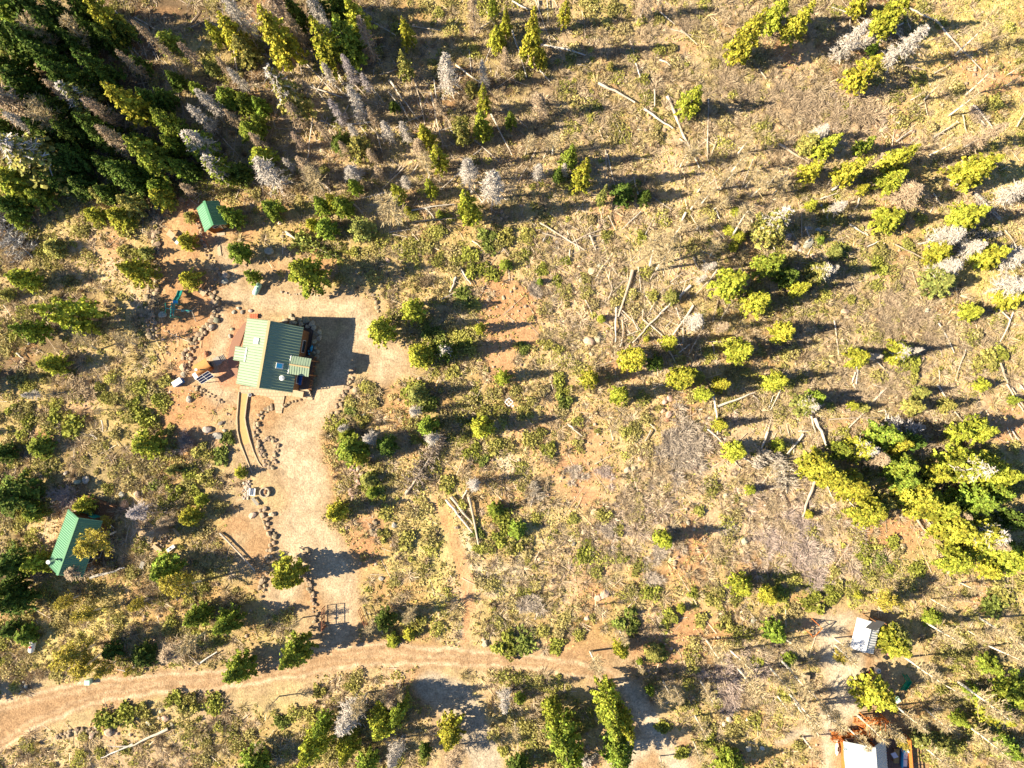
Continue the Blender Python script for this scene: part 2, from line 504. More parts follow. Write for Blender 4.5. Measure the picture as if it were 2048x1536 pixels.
fc = lambda k: GFI[k][GF].mean(1)
def sheet(name, mask, dz):
    q = GF[mask]
    used, inv = np.unique(q, return_inverse=True)
    V = np.stack([gxf[used], gyf[used], GZ[used] + dz], 1)
    return tag(obj(name, mesh_np(name, V, inv.reshape(-1, 4), GC[used], True), MG), kind='structure')
_inner = (np.abs(gxf[GF]).max(1) < 86) & (np.abs(gyf[GF] - 1).max(1) < 69)
mr_ = (fc('road') < 0) & _inner
md = (fc('drive') < 0) & ~mr_ & _inner
md2 = (fc('drive2') < 0) & ~mr_ & ~md & _inner
my = (fc('yard') < 0) & ~mr_ & ~md & ~md2 & _inner
sheet('road', mr_, .004); sheet('driveway', md, .004); sheet('gravel_drive', md2, .004); sheet('gravel_yard', my, .004)

# ------------------------------------------------------------------ low growth nobody could count
def keep_out(x, y):
    """true where no brush may grow: drives, buildings"""
    px, py = PX(x, y, 0.0)
    bad = np.zeros(len(x), bool)
    for L in (DRIVE, DRIVE2, YARD, TRACK): 
        for s in L: bad |= seg_field(px, py, s) < 2
    bad |= seg_field(px, py, ROAD) < -1
    for x0, y0, x1, y1 in ((455, 635, 655, 800), (398, 408, 458, 470), (318, 440, 420, 560), (325, 565, 425, 650), (375, 710, 475, 775), (478, 780, 560, 850), (330, 745, 372, 778), (120, 1015, 200, 1140),
                           (1700, 1225, 1775, 1315), (1665, 1430, 1825, 1560), (495, 975, 545, 1010), (290, 1065, 360, 1110), (420, 460, 470, 520), (485, 800, 520, 940)):
        bad |= (px > x0) & (px < x1) & (py > y0) & (py < y1)
    return bad

def scatter(step, dens, seed, clump=None, thr=0.0):
    r = np.random.default_rng(seed)
    xs, ys = np.meshgrid(np.arange(-84, 84, step), np.arange(-66, 68, step))
    x = xs.ravel() + r.uniform(-.6, .6, xs.size) * step
    y = ys.ravel() + r.uniform(-.6, .6, xs.size) * step
    px, py = PX(x, y, 0.0)
    wx, wy = (fbm(x / 3, y / 3, 41) - .5) * 90, (fbm(x / 3, y / 3, 43) - .5) * 90
    T = np.array([dens.get(k, 0.0) for k in KEYS])
    p = wsum(px + wx, py + wy, T)
    if clump: p = p * np.clip((fbm(x / clump, y / clump, seed) - thr) * 6, 0, 1.3)
    ok = (r.uniform(size=len(x)) < p) & ~keep_out(x, y)
    return x[ok], y[ok], r

def tufts(x, y, rad, hgt, n, size, r, cols, cw, up=.5):
    """domes of small leaf cards; cols (k,3) palette, cw index of palette for each tuft"""
    m = len(x)
    th = r.uniform(0, 2 * np.pi, (m, n)); rr = np.sqrt(r.uniform(0, 1, (m, n))) * rad[:, None] * r.uniform(.85, 1.1, (m, n))
    lob = 1 + .25 * np.sin(th * 3 + r.uniform(0, 6, m)[:, None]) + .15 * np.sin(th * 5 + r.uniform(0, 6, m)[:, None])
    rr = rr * lob
    hz = hgt[:, None] * np.sqrt(np.clip(1 - (rr / (rad[:, None] * 1.3)) ** 2, .02, 1)) * r.uniform(.45, 1, (m, n))
    C = np.stack([x[:, None] + rr * np.cos(th), y[:, None] + rr * np.sin(th), terrain(x, y)[:, None] + hz], -1).reshape(-1, 3)
    V, Fq = leaf_cards(C, np.repeat(size * np.ones(m), n), up, r=r)
    col = cols[cw][:, None, :] * r.uniform(.75, 1.25, (m, 1, 1)) * r.uniform(.7, 1.3, (m, n, 1))
    return V, Fq, np.repeat(col.reshape(-1, 3), 4, 0)

def twiggy(x, y, rad, hgt, n, w, r, cols, cw, flat=.55):
    """clumps of bare twigs fanning out from the root"""
    m = len(x)
    th = r.uniform(0, 2 * np.pi, (m, n)); el = r.uniform(.15, 1.0, (m, n))
    L = rad[:, None] * r.uniform(.4, 1.15, (m, n))
    s = r.uniform(0, .45, (m, n)) * L
    z0 = terrain(x, y)[:, None]
    P = np.stack([x[:, None] + s * np.cos(th), y[:, None] + s * np.sin(th), z0 + s * .4 * el], -1)
    th2 = th + r.normal(0, .5, (m, n))
    Q = np.stack([x[:, None] + L * np.cos(th2), y[:, None] + L * np.sin(th2), z0 + hgt[:, None] * (.25 + el * .85)], -1)
    V, Fq = stick_cards(P.reshape(-1, 3), Q.reshape(-1, 3), w, r)
    col = cols[cw][:, None, :] * r.uniform(.75, 1.25, (m, 1, 1)) * r.uniform(.7, 1.3, (m, n, 1))
    return V, Fq, np.repeat(col.reshape(-1, 3), 4, 0)
OLIVE = np.array([(.40, .37, .13), (.33, .33, .09), (.45, .40, .16), (.48, .41, .20), (.42, .41, .11)])
BARE = np.array([(.52, .42, .29), (.46, .36, .25), (.56, .46, .34), (.54, .45, .24), (.60, .49, .41)])
GRASS = np.array([(.58, .50, .20), (.62, .52, .26), (.46, .45, .14), (.52, .41, .20)])
# green scrub
x, y, r = scatter(1.2, dict(G=.82, g=.36, Y=.30, D=.30, b=.20, B=.30, F=.20, P=.12, R=.05), 51, 3.5, .30)
m = len(x)
big = r.uniform(size=m) < .24
n1, n2 = int((~big).sum() * .55), int(big.sum())
xs, ys = x[~big][:n1 * 2:2], y[~big][:n1 * 2:2]
n1 = len(xs)
a = tufts(xs, ys, r.uniform(.35, .8, n1), r.uniform(.2, .5, n1), 60, .095, r, OLIVE, r.choice(5, n1, p=[.3, .2, .2, .15, .15]))
b2 = tufts(x[big], y[big], r.uniform(.75, 1.45, n2), r.uniform(.35, .8, n2), 250, .105, r, OLIVE, r.choice(5, n2, p=[.3, .15, .2, .15, .2]))
tag(obj('green_scrub', mesh_np('green_scrub', *join([a, b2])), M['scrub']), 'low olive green scrub spread over the clearings between trees', 'scrub', kind='stuff')
print('scrub', m)
# bare brush
x, y, r = scatter(1.1, dict(G=.40, g=.30, Y=.22, D=.50, b=.50, B=1.0, F=.42, P=.85, R=.10), 52, 4.5, .28)
m = len(x)
px, py = PX(x, y, 0.0)
pk = wsum(px, py, np.array([1.0 if k == 'P' else 0 for k in KEYS]))
cw = np.where(r.uniform(size=m) < pk * .8, 4, r.choice(4, m, p=[.35, .3, .15, .2]))
cw = np.where((cw == 4) & (r.uniform(size=m) < .4), 2, cw)
a = twiggy(x, y, r.uniform(.55, 1.2, m) * r.choice([.8, 1, 1.3], m), r.uniform(.35, .95, m), 74, .06, r, BARE, cw)
tag(obj('bare_brush', mesh_np('bare_brush', *join([a])), M['brush']), 'leafless brown and grey brush covering the open slope', 'brush', kind='stuff')
print('brush', m)
# dry grass
x, y, r = scatter(.55, dict(G=.5, g=.8, Y=1.0, D=.18, b=.62, B=.35, F=.42, P=.4, R=.22, T=.0), 53, 2.2, .18)
m = len(x)
a = tufts(x, y, r.uniform(.15, .42, m), r.uniform(.06, .22, m), 9, .085, r, GRASS, r.choice(4, m, p=[.35, .3, .2, .15]), .2)
tag(obj('grass', mesh_np('grass', *join([a])), M['scrub']), 'dry yellow grass tufts on the bare earth', 'grass', kind='stuff')
print('grass', m)
# litter of small sticks
x, y, r = scatter(.8, dict(F=1.3, D=.5, b=.22, B=.12, P=.2, G=.08, g=.10, R=.06, Y=.06), 54, 5, .3)
m = len(x)
x = np.repeat(x, 2) + r.normal(0, .3, m * 2); y = np.repeat(y, 2) + r.normal(0, .3, m * 2)
th = r.normal(2.1, 1.0, m * 2); L = r.uniform(.25, 1.0, m * 2) * r.choice([1, 1, 1, 1.6, 2.8], m * 2)
z = terrain(x, y) + r.uniform(.03, .25, m * 2)
P = np.stack([x - np.cos(th) * L, y - np.sin(th) * L, z], 1); Q = np.stack([x + np.cos(th) * L, y + np.sin(th) * L, z + r.normal(0, .12, m * 2)], 1)
V, Fq = stick_cards(P, Q, r.uniform(.04, .11, m * 2), r)
col = np.array([(.68, .58, .48)]) * r.uniform(.5, 1.2, (m * 2, 1))
tag(obj('fallen_twigs', mesh_np('fallen_twigs', V, Fq, np.repeat(col, 4, 0)), M['brush']), 'litter of broken grey twigs between the fallen logs', 'twigs', kind='stuff')
# loose stones on bare soil
x, y, r = scatter(.9, dict(R=.6, g=.2, P=.25, b=.3, G=.12, Y=.1, F=.1), 55, 4, .35)
m = len(x)
s = r.uniform(.05, .16, m) * r.choice([1, 1, 1.7], m)
B8 = np.array([(-1, -1, -.6), (1, -1, -.6), (1, 1, -.6), (-1, 1, -.6), (-.7, -.6, .6), (.6, -.7, .6), (.7, .6, .5), (-.6, .7, .6)])
B8 = B8[None] * r.uniform(.7, 1.2, (m, 8, 3)) * s[:, None, None]
V = B8 + np.stack([x, y, terrain(x, y) + s * .4], 1)[:, None, :]
q = np.array([(4, 5, 6, 7), (0, 1, 5, 4), (1, 2, 6, 5), (2, 3, 7, 6), (3, 0, 4, 7)])
Fq = (q[None] + (np.arange(m) * 8)[:, None, None]).reshape(-1, 4)
col = np.array([(.50, .37, .28)]) * r.uniform(.6, 1.15, (m, 1))
tag(obj('loose_stones', mesh_np('loose_stones', V.reshape(-1, 3), Fq, np.repeat(col, 8, 0)), M['brush']), 'small loose stones scattered on the red soil', 'stones', kind='stuff')
# ------------------------------------------------------------------ meshes shared by the copies of trees, logs and rocks
def spruce_crown(seed, R=1.8, h=8.0, ragged=0.0, dens=1.0):
    r = np.random.default_rng(seed)
    C, O, K, S = [], [], [], []
    nw = 19
    lop = r.uniform(0, 6.28)
    for k in range(nw):
        t = k / (nw - 1)
        z = .21 + .77 * t
        rad = R * (1 - t ** 1.35) ** .82 * r.uniform(.84, 1.12) + .10
        nb = int((4.5 + 3.6 * (1 - t)) * dens)
        a0 = r.uniform(0, 6.28)
        for b in range(nb):
            a = a0 + b * 6.283 / nb + r.normal(0, .18)
            L = rad * r.uniform(.68, 1.15) * (1 + .14 * math.cos(a - lop))
            if r.uniform() < ragged + .08: continue
            tone = r.uniform(.55, 1.4)
            for q in ((.32, .6, .85, 1.03) if t < .8 else (.5, 1.0)):
                p = np.array([math.cos(a) * L * q, math.sin(a) * L * q, z * h - .22 * q * q * L + r.normal(0, .05)])
                n = 9 if q > .5 else 6
                C.append(p + r.normal(0, 1, (n, 3)) * np.array([.12, .12, .08]) * (.6 + .7 * (1 - t)))
                O.append(np.tile([math.cos(a) * .8, math.sin(a) * .8, .3], (n, 1)))
                K += [tone * (.82 + .3 * q)] * n
                S += [.125 * (.7 + .5 * (1 - t))] * n
    C = np.concatenate(C); O = np.concatenate(O)
    V, Fq = leaf_cards(C, np.array(S), .55, O, r)
    K = np.array(K) * r.uniform(.65, 1.35, len(K))
    hue = r.uniform(.85, 1.15, len(K))
    col = np.stack([K * hue, K, K * .9], 1)
    return mesh_np('spruce_crown', V, Fq, np.repeat(col, 4, 0))

def trunk_mesh(seed, h=8.0, r0=.16, bend=.02, white=False, top=.98, n=6):
    r = np.random.default_rng(seed)
    t = np.linspace(0, top, 9)
    P = np.stack([np.cumsum(r.normal(0, bend * h / 3, 9)) * t, np.cumsum(r.normal(0, bend * h / 3, 9)) * t, t * h], 1)
    P[0, 2] = -.15
    V, Fq = tube_np(P, r0 * (1 - t * .86), n)
    c = np.ones((len(V), 3)) * r.uniform(.85, 1.1, (len(V), 1))
    if white:
        dark = r.uniform(size=len(V)) < .14
        c[dark] *= .45
    return mesh_np('trunk', V, Fq, c, True), P

def dead_crown(seed, h=8.0, R=1.35, fine=1.25, lo=.12, droop=.15):
    """whorls of dead side branches thick with fine twigs"""
    r = np.random.default_rng(seed)
    n = int(150 * fine)
    t = lo + (1 - lo) * r.uniform(0, 1, n) ** .9
    a = r.uniform(0, 6.283, n)
    L = R * (1 - t) ** .6 * r.uniform(.45, 1.1, n) + .1
    P = np.stack([0 * t, 0 * t, t * h], 1)
    D = np.stack([np.cos(a), np.sin(a), -droop + r.normal(0, .12, n)], 1)
    Q = P + D * L[:, None]
    Q[:, 2] -= droop * .5 * L
    parts = []
    V, Fq = stick_cards(P, Q, .055, r); parts.append((V, Fq, np.array((.9, .88, .88))))
    k = int(11 * fine)
    idx = np.repeat(np.arange(n), k)
    s = r.uniform(.25, 1.05, n * k)
    A = P[idx] + (Q - P)[idx] * s[:, None]
    T = unit(D[idx] * .8 + r.normal(0, .75, (n * k, 3))) * (r.uniform(.14, .42, n * k) * np.sqrt(L[idx] + .2))[:, None]
    V, Fq = stick_cards(A, A + T, .06, r)
    c = np.repeat(r.uniform(.75, 1.2, (n * k, 1)), 4, 0) * np.ones((1, 3))
    parts.append((V, Fq, c))
    return mesh_np('dead_branches', *join(parts))

def aspen_crown(seed, h=9.0, R=1.45, leafy=0.0, n=58):
    """steep limbs in the upper part with twigs and, when leafy, small pale leaf cards"""
    r = np.random.default_rng(seed)
    t = .32 + .66 * r.uniform(0, 1, n)
    a = r.uniform(0, 6.283, n)
    L = (R * 1.5) * (1.12 - t) ** .55 * r.uniform(.5, 1.1, n)
    P = np.stack([0 * t, 0 * t, t * h * .97], 1)
    D = unit(np.stack([np.cos(a), np.sin(a), r.uniform(.45, 1.25, n)], 1))
    Q = P + D * L[:, None]
    parts = []
    V, Fq = stick_cards(P, Q, .09, r); parts.append((V, Fq, np.array((1.15, 1.1, 1.0))))
    k = 17
    idx = np.repeat(np.arange(n), k)
    s = r.uniform(.2, 1.05, n * k)
    A = P[idx] + (Q - P)[idx] * s[:, None]
    T = unit(D[idx] + r.normal(0, .6, (n * k, 3))) * r.uniform(.25, .7, n * k)[:, None]
    V, Fq = stick_cards(A, A + T, .05, r)
    parts.append((V, Fq, np.repeat(r.uniform(.7, 1.1, (n * k, 1)), 4, 0) * np.ones((1, 3))))
    m1 = mesh_np('branches', *join(parts))
    m2 = None
    if leafy:
        q = int(n * k * leafy)
        j = r.integers(0, n * k, q)
        C = (A + T * r.uniform(.4, 1.1, n * k)[:, None])[j] + r.normal(0, .1, (q, 3))
        V, Fq = leaf_cards(C, .085, .5, r=r)
        m2 = mesh_np('leaves', V, Fq, np.repeat(r.uniform(.7, 1.25, (q, 1)) * np.array([[1, 1, .9]]), 4, 0))
    return m1, m2

def log_mesh(seed, stubs):
    """unit log along +X, length 1 (real length 6), radius 1 (real .12)"""
    r = np.random.default_rng(seed)
    t = np.linspace(0, 1, 8)
    P = np.stack([t, np.cumsum(r.normal(0, .35, 8)), np.cumsum(r.normal(0, .18, 8))], 1)
    P[:, 1:] -= P[0, 1:] + (P[-1, 1:] - P[0, 1:]) * t[:, None]
    P = P * np.array([6, .12, .12])
    V, Fq = tube_np(P, .12 * (1 - .5 * t), 7)
    parts = [(V, Fq, np.repeat(r.uniform(.75, 1.15, (len(V) // 7, 1)), 7, 0) * np.ones((1, 3)))]
    if stubs:
        s = r.uniform(.25, .98, stubs)
        A = np.stack([s * 6, 0 * s, 0 * s], 1)
        T = np.stack([r.uniform(-.1, .4, stubs), r.normal(0, 1, stubs), np.abs(r.normal(.2, .4, stubs))], 1)
        T = unit(T) * (r.uniform(.25, .9, stubs) * (1.15 - s))[:, None] * 1.3
        v, f = stick_cards(A, A + T, .05, r)
        parts.append((v, f, np.array((.9, .9, .9))))
    me = mesh_np('log', *join(parts), True)
    co = np.zeros(len(me.vertices) * 3); me.vertices.foreach_get('co', co); co = co.reshape(-1, 3)
    co[:, 0] /= 6; co[:, 1:] /= .12
    me.vertices.foreach_set('co', co.ravel())
    return me

def rock_mesh(seed):
    import bmesh
    r = np.random.default_rng(seed)
    b = bmesh.new(); bmesh.ops.create_icosphere(b, subdivisions=3, radius=1)
    planes = unit(r.normal(size=(13, 3))); lim = r.uniform(.62, .95, 13)
    for v in b.verts:
        p = np.array(v.co)
        for q, l in zip(planes, lim):
            d = p @ q
            if d > l: p = p - q * (d - l) * .9
        p += r.normal(0, .012, 3)
        p[2] *= .72
        v.co = p
    me = bpy.data.meshes.new('stone'); b.to_mesh(me); b.free()
    me.materials.append(M['rock'])
    return me

def thicket_mesh(seed):
    r = np.random.default_rng(seed)
    c = r.normal(0, .6, (10, 2)); n = 150
    parts = []
    for q in c:
        a = r.uniform(0, 6.283, n); L = r.uniform(.2, .95, n)
        P = np.stack([q[0] + np.cos(a) * L * .3, q[1] + np.sin(a) * L * .3, L * .5], 1)
        a2 = a + r.normal(0, .7, n)
        Q = P + np.stack([np.cos(a2) * L * .6, np.sin(a2) * L * .6, r.uniform(.0, .7, n)], 1)
        V, Fq = stick_cards(P, Q, .045, r); parts.append((V, Fq, np.repeat(r.uniform(.6, 1.25, (n, 1)), 4, 0) * np.ones((1, 3))))
    me = mesh_np('thicket', *join(parts)); me.materials.append(M['twig']); return me
TH = [thicket_mesh(300 + k) for k in range(4)]
SP = [spruce_crown(100 + k) for k in range(7)] + [spruce_crown(120, ragged=.22), spruce_crown(121, ragged=.3)]
ST = [trunk_mesh(200 + k)[0] for k in range(3)]
DT = [trunk_mesh(210 + k, r0=.13)[0] for k in range(3)]
DC = [dead_crown(220 + k) for k in range(3)] + [dead_crown(225, R=.9, fine=.55, lo=.4, droop=-.1)]
AT = [trunk_mesh(230 + k, 9.0, .19, .012, True)[0] for k in range(4)]
AC = [aspen_crown(240 + k) for k in range(4)]
AL = [aspen_crown(250 + k, R=1.7, leafy=2.6, n=60) for k in range(3)]
LG = [log_mesh(260 + k, 0) for k in range(4)] + [log_mesh(270 + k, 16) for k in range(3)]
RK = [rock_mesh(280 + k) for k in range(7)]
for L, mt in ((SP, 'needle'), (ST, 'bark'), (DT, 'bark'), (DC, 'twig'), (AT, 'bark'), (LG, 'bark')):
    for me in L: me.materials.append(M[mt])
for a, b in AC + AL:
    a.materials.append(M['twig'])
    if b: b.materials.append(M['needle'])

# ------------------------------------------------------------------ labels: every thing is placed against a landmark of the photograph
MARKS = [(545, 710, 'the large sage-roofed house'), (425, 430, 'the small green-roofed shed'), (140, 1085, 'the green-roofed cabin'), (1735, 1270, 'the white-roofed shed'),
         (1740, 1490, 'the house with orange deck'), (531, 984, 'the round fire pit'), (360, 610, 'the teal playset'), (655, 1230, 'the rusty iron gate'), (1017, 801, 'the white frame mast'),
         (965, 375, 'the twin pale dead spruces'), (930, 1040, 'the three cut logs'), (892, 145, 'the bushy pale grey dead spruce'), (1360, 890, 'the big pale grey thicket'), (0, 0, 'the top left corner'),
         (1024, 0, 'the middle of the top edge'), (2048, 0, 'the top right corner'), (2048, 400, 'the upper right edge'), (2048, 768, 'the middle of the right edge'), (2048, 1100, 'the lower right edge'),
         (0, 768, 'the middle of the left edge'), (0, 380, 'the upper left edge'), (0, 1536, 'the bottom left corner'), (0, 1180, 'the lower left edge'), (1024, 1536, 'the middle of the bottom edge'),
         (1265, 1390, 'the bend in the dirt road'), (512, 0, 'the left quarter of the top edge'), (1500, 0, 'the right quarter of the top edge'), (1360, 260, 'the longest bare log up top'),
         (1350, 610, 'the long diagonal log'), (1066, 65, 'the tall bright spruce up top'), (650, 1536, 'the left quarter of the bottom edge'), (1400, 1536, 'the right quarter of the bottom edge'),
         (2048, 1536, 'the bottom right corner'), (1130, 484, 'the small tangle of sticks'), (1750, 800, 'the long log leaning uphill'), (1950, 340, 'the broad spruce near the right edge'), (1725, 145, 'the lone leaning spruce'),
         (620, 550, 'the round spruce above the driveway'), (252, 203, 'the sharp bright spruce'), (300, 890, 'the round spruce left of the path'), (1180, 670, 'the pale flat boulders')]
ORD = ['nearest', 'second nearest', 'third nearest', 'fourth nearest', 'fifth nearest', 'sixth nearest', 'seventh nearest', 'eighth nearest', 'ninth nearest', 'tenth nearest', 'eleventh nearest', 'twelfth nearest']
POS = []
def placed(o, desc, cat, px, py, group=None):
    POS.append((o, desc, cat, px, py)); o['category'] = cat
    if group: o['group'] = group
    return o
def write_labels():
    B = {}
    for o, desc, cat, px, py in POS:
        k = min(range(len(MARKS)), key=lambda i: (MARKS[i][0] - px) ** 2 + (MARKS[i][1] - py) ** 2)
        mx, my, nm = MARKS[k]
        dx, dy = px - mx, my - py
        a = math.degrees(math.atan2(dy, dx)) % 360
        s = ['right of', 'above right of', 'above', 'above left of', 'left of', 'below left of', 'below', 'below right of'][int((a + 22.5) // 45) % 8]
        B.setdefault((cat, k, s), []).append((math.hypot(dx, dy), o, desc, nm, s))
    for L in B.values():
        L.sort(key=lambda q: q[0])
        for i, (_, o, desc, nm, s) in enumerate(L):
            w = '' if len(L) == 1 else (ORD[i] if i < 12 else 'number %d out' % (i + 1))
            lb = desc + ', ' + (w + ' ' if w else '') + s + ' ' + nm
            wd = desc.split()
            while len(lb.split()) > 16 and len(wd) > 2:
                wd = wd[:-4] if 'with' in wd else wd[1:]
                lb = ' '.join(wd) + ', ' + (w + ' ' if w else '') + s + ' ' + nm
            o['label'] = lb
# ------------------------------------------------------------------ buildings
def frame_of(p_bot, p_top, z):
    """origin (mid of a ridge seen from pixel p_bot to p_top at height z), rotation, half length"""
    a, b = W(*p_bot, z), W(*p_top, z)
    c = (a + b) / 2
    return Vector((c.x, c.y, 0)), math.atan2(-(b.x - a.x), b.y - a.y), (b - a).length / 2

def slope(mb_, x0, x1, y0, y1, z0, z1, t=.06, seam=.42, rib=.10):
    """metal roof plane from (x0, z0) to (x1, z1) between y0 and y1 with standing seams running down the slope"""
    mb_.slab([(x0, y0, z0), (x1, y0, z1), (x1, y1, z1), (x0, y1, z0)] if x1 > x0 else [(x1, y0, z1), (x0, y0, z0), (x0, y1, z0), (x1, y1, z1)], t)
    n = int(round(abs(y1 - y0) / seam))
    for k in range(n + 1):
        y = y0 + (y1 - y0) * k / n
        y = min(max(y, y0 + .1), y1 - .1)
        mb_.prism((x0, y, z0 + .003), (x1, y, z1 + .003), .2, rib)

def gable_house(root, hw, L, ze, zr, roofmat, wallmat, trimmat, over=.35, seam=.42, hwe=None):
    hwe = hwe or hw
    r = MB(); slope(r, 0, -hw, -L, L, zr, ze, seam=seam); slope(r, 0, hwe, -L, L, zr, ze, seam=seam)
    ro = r.build('roof', roofmat, root)
    MB().bar((0, -L - .01, zr + .075), (0, L + .01, zr + .075), .34, .05).build('ridge_cap', trimmat, ro)
    w = MB(); a, b, l = hw - over, hwe - over, L - over
    g = zr - (zr - ze) * .02 - .10
    ea, eb = zr - (zr - ze) * a / hw - .08, zr - (zr - ze) * b / hwe - .08
    for s in (-1, 1):
        y = s * l
        w.slab([(-a, y, 0), (b, y, 0), (b, y, eb), (0, y, g), (-a, y, ea)], 0.0001)
    w.poly([(-a, -l, 0), (-a, l, 0), (-a, l, ea), (-a, -l, ea)])
    w.poly([(b, -l, 0), (b, l, 0), (b, l, eb), (b, -l, eb)])
    w.build('wall', wallmat, root)
    return a, b, l

def window(root, c, d, rz=0.0):
    """window standing 3 cm proud of the wall: c centre, d = (width, height), normal along local X"""
    f = MB().box(c, (.06, d[0] + .16, d[1] + .16), rz).build('window', M['white'], root)
    n = Vector((math.cos(rz), math.sin(rz), 0)) * .03
    MB().box(Vector(c) + n, (.03, d[0], d[1]), rz).build('pane', M['glass'], f)

def door(root, c, d, rz, m):
    f = MB().box(c, (.07, d[0], d[1]), rz).build('door', m, root)
    n = Vector((math.cos(rz), math.sin(rz), 0)) * .07
    t = Vector((-math.sin(rz), math.cos(rz), 0)) * (d[0] * .38)
    MB().box(Vector(c) + n + t, (.06, .05, .16), rz).build('handle', M['steel'], f)

# ---- the large house
c, rz, L = frame_of((516, 776), (539, 641), 7.0)
h = tag(empty('house', c, rz), 'large house with pale sage metal roof, dormers and skylights beside the driveway', 'house')
a, b, l = gable_house(h, 3.95, L, 4.45, 7.0, M['roofpale'], M['wall'], M['trim'], seam=.38, hwe=3.85)
hx = lambda px, py, z: h_inv @ (W(px, py, z) - c)
h_inv = Matrix.Rotation(-rz, 3, 'Z')
# east porch roof (low gable over the deck)
p0, p1 = hx(579, 728, 5.3), hx(621, 735, 4.7)
u0, u1 = p0.x, p1.x
v0, v1 = hx(600, 751, 5.0).y, hx(602, 714, 5.0).y
r = MB(); vm = (v0 + v1) / 2
r.slab([(u0, v0, 5.0), (u1, v0, 4.9), (u1, vm, 5.15), (u0, vm, 5.35)], .07); r.slab([(u0, vm, 5.35), (u1, vm, 5.15), (u1, v1, 4.9), (u0, v1, 5.0)], .07)
for k in range(9):
    x = u0 + (u1 - u0) * k / 8
    x = min(max(x, u0 + .03), u1 - .03); f = (x - u0) / (u1 - u0)
    r.bar((x, v0, 5.02 - .1 * f), (x, vm, 5.37 - .2 * f), .045, .035); r.bar((x, vm, 5.37 - .2 * f), (x, v1, 5.02 - .1 * f), .045, .035)
pr = r.build('porch_roof', M['roofpale'], h)
MB().bar((u0, vm, 5.42), (u1, vm, 5.22), .2, .04).build('ridge_cap', M['trim'], pr)
MB().bar((u0 - .08, v0, 5.06), (u0 - .08, v1, 5.06), .16, .12).build('flashing', M['white'], pr)
for y in (v0 + .25, v1 - .25):
    MB().bar((u1 - .25, y, 0), (u1 - .25, y, 4.8), .18).build('post', M['wall'], pr)
w = MB(); w.slab([(3.52, v0 + .3, 2.4), (3.52, v1 - .3, 2.4), (3.52, v1 - .3, 4.9), (3.52, v0 + .3, 4.9)], .0001); w.build('wall_panel', M['wall'], h)
# west porch roof
u0, u1 = hx(493, 709, 4.7).x, hx(471, 706, 3.9).x
v0, v1 = hx(479, 722, 4.2).y, hx(484, 694, 4.2).y
r = MB(); slope(r, u0, u1, v0, v1, 5.1, 4.25, seam=.38)
q = r.build('porch_roof', M['roofpale'], h)
MB().bar((u0 + .06, v0, 5.18), (u0 + .06, v1, 5.18), .18, .06).build('flashing', M['white'], q)
for y in (v0 + .2, v1 - .2):
    MB().bar((u1 + .2, y, 0), (u1 + .2, y, 4.2), .16).build('post', M['wall'], q)
# skylights, flue, plank walls
for (x, y, s) in ((-1.55, 1.62, 1), (1.95, -1.2, -1)):
    zz = 7.0 - (2.55 / 3.9) * abs(x)
    sk = MB().box((x, y, zz + .12), (.95, .8, .26), 0, -s * math.atan(2.55 / 3.9)).build('skylight', M['white'], h)
    MB().box((x, y, zz + .265), (.72, .6, .04), 0, -s * math.atan(2.55 / 3.9)).build('pane', M['ltblue'] if s < 0 else M['white'], sk)
fl = MB().tube([(2.75, -2.75, 4.6), (2.75, -2.75, 6.5)], .17, 12).build('flue', M['steel'], h, smooth=True)
MB().tube([(2.75, -2.75, 6.45), (2.75, -2.75, 6.55), (2.75, -2.75, 6.7)], [.36, .36, .1], 14).build('flue_cap', M['white'], fl)
for x, wy in ((-a - .02, 2.5), (-a - .02, -2.6)):
    window(h, (x, wy, 1.9), (1.2, 1.2), math.pi)
window(h, (b + .02, 2.0, 1.9), (1.6, 1.2)); window(h, (b + .02, -2.6, 1.9), (1.2, 1.2))
window(h, (-1.8, l + .02, 1.9), (1.2, 1.2), R_(90)); window(h, (1.7, l + .02, 1.9), (1.2, 1.2), R_(90)); window(h, (0, l + .02, 4.6), (1.4, 1.2), R_(90))
window(h, (-1.6, -l - .02, 1.9), (1.4, 1.2), R_(-90)); window(h, (0, -l - .02, 4.6), (1.4, 1.2), R_(-90)); door(h, (1.6, -l - .03, 1.1), (1.0, 2.05), R_(-90), M['orange'])
# east deck with rails
d0, d1, e0, e1 = b + .03, hx(634, 720, 0.5).x, hx(610, 778, .5).y, hx(640, 716, .5).y
dk = MB()
n = 12
for k in range(n):
    x = d0 + (d1 - d0) * (k + .5) / n
    dk.box((x, (e0 + e1) / 2, .75), ((d1 - d0) / n - .03, e1 - e0, .08))
deck = dk.build('deck', M['deckb'], h)
rl = MB()
for k in range(8):
    y = e0 + (e1 - e0) * k / 7
    rl.bar((d1 - .1, y, 0), (d1 - .1, y, 1.75), .1)
for z in (1.05, 1.4, 1.75):
    rl.bar((d1 - .1, e0, z + .02), (d1 - .1, e1, z + .02), .09, .05)
rl.build('railing', M['wall'], deck)
m_ = MB()
for k in range(5):
    m_.box((d0 + .6 + .12 * k, e0 - .12 - .28 * k, .62 - .14 * k), (1.7, .3, .06))
m_.build('steps', M['tanwood'], deck)

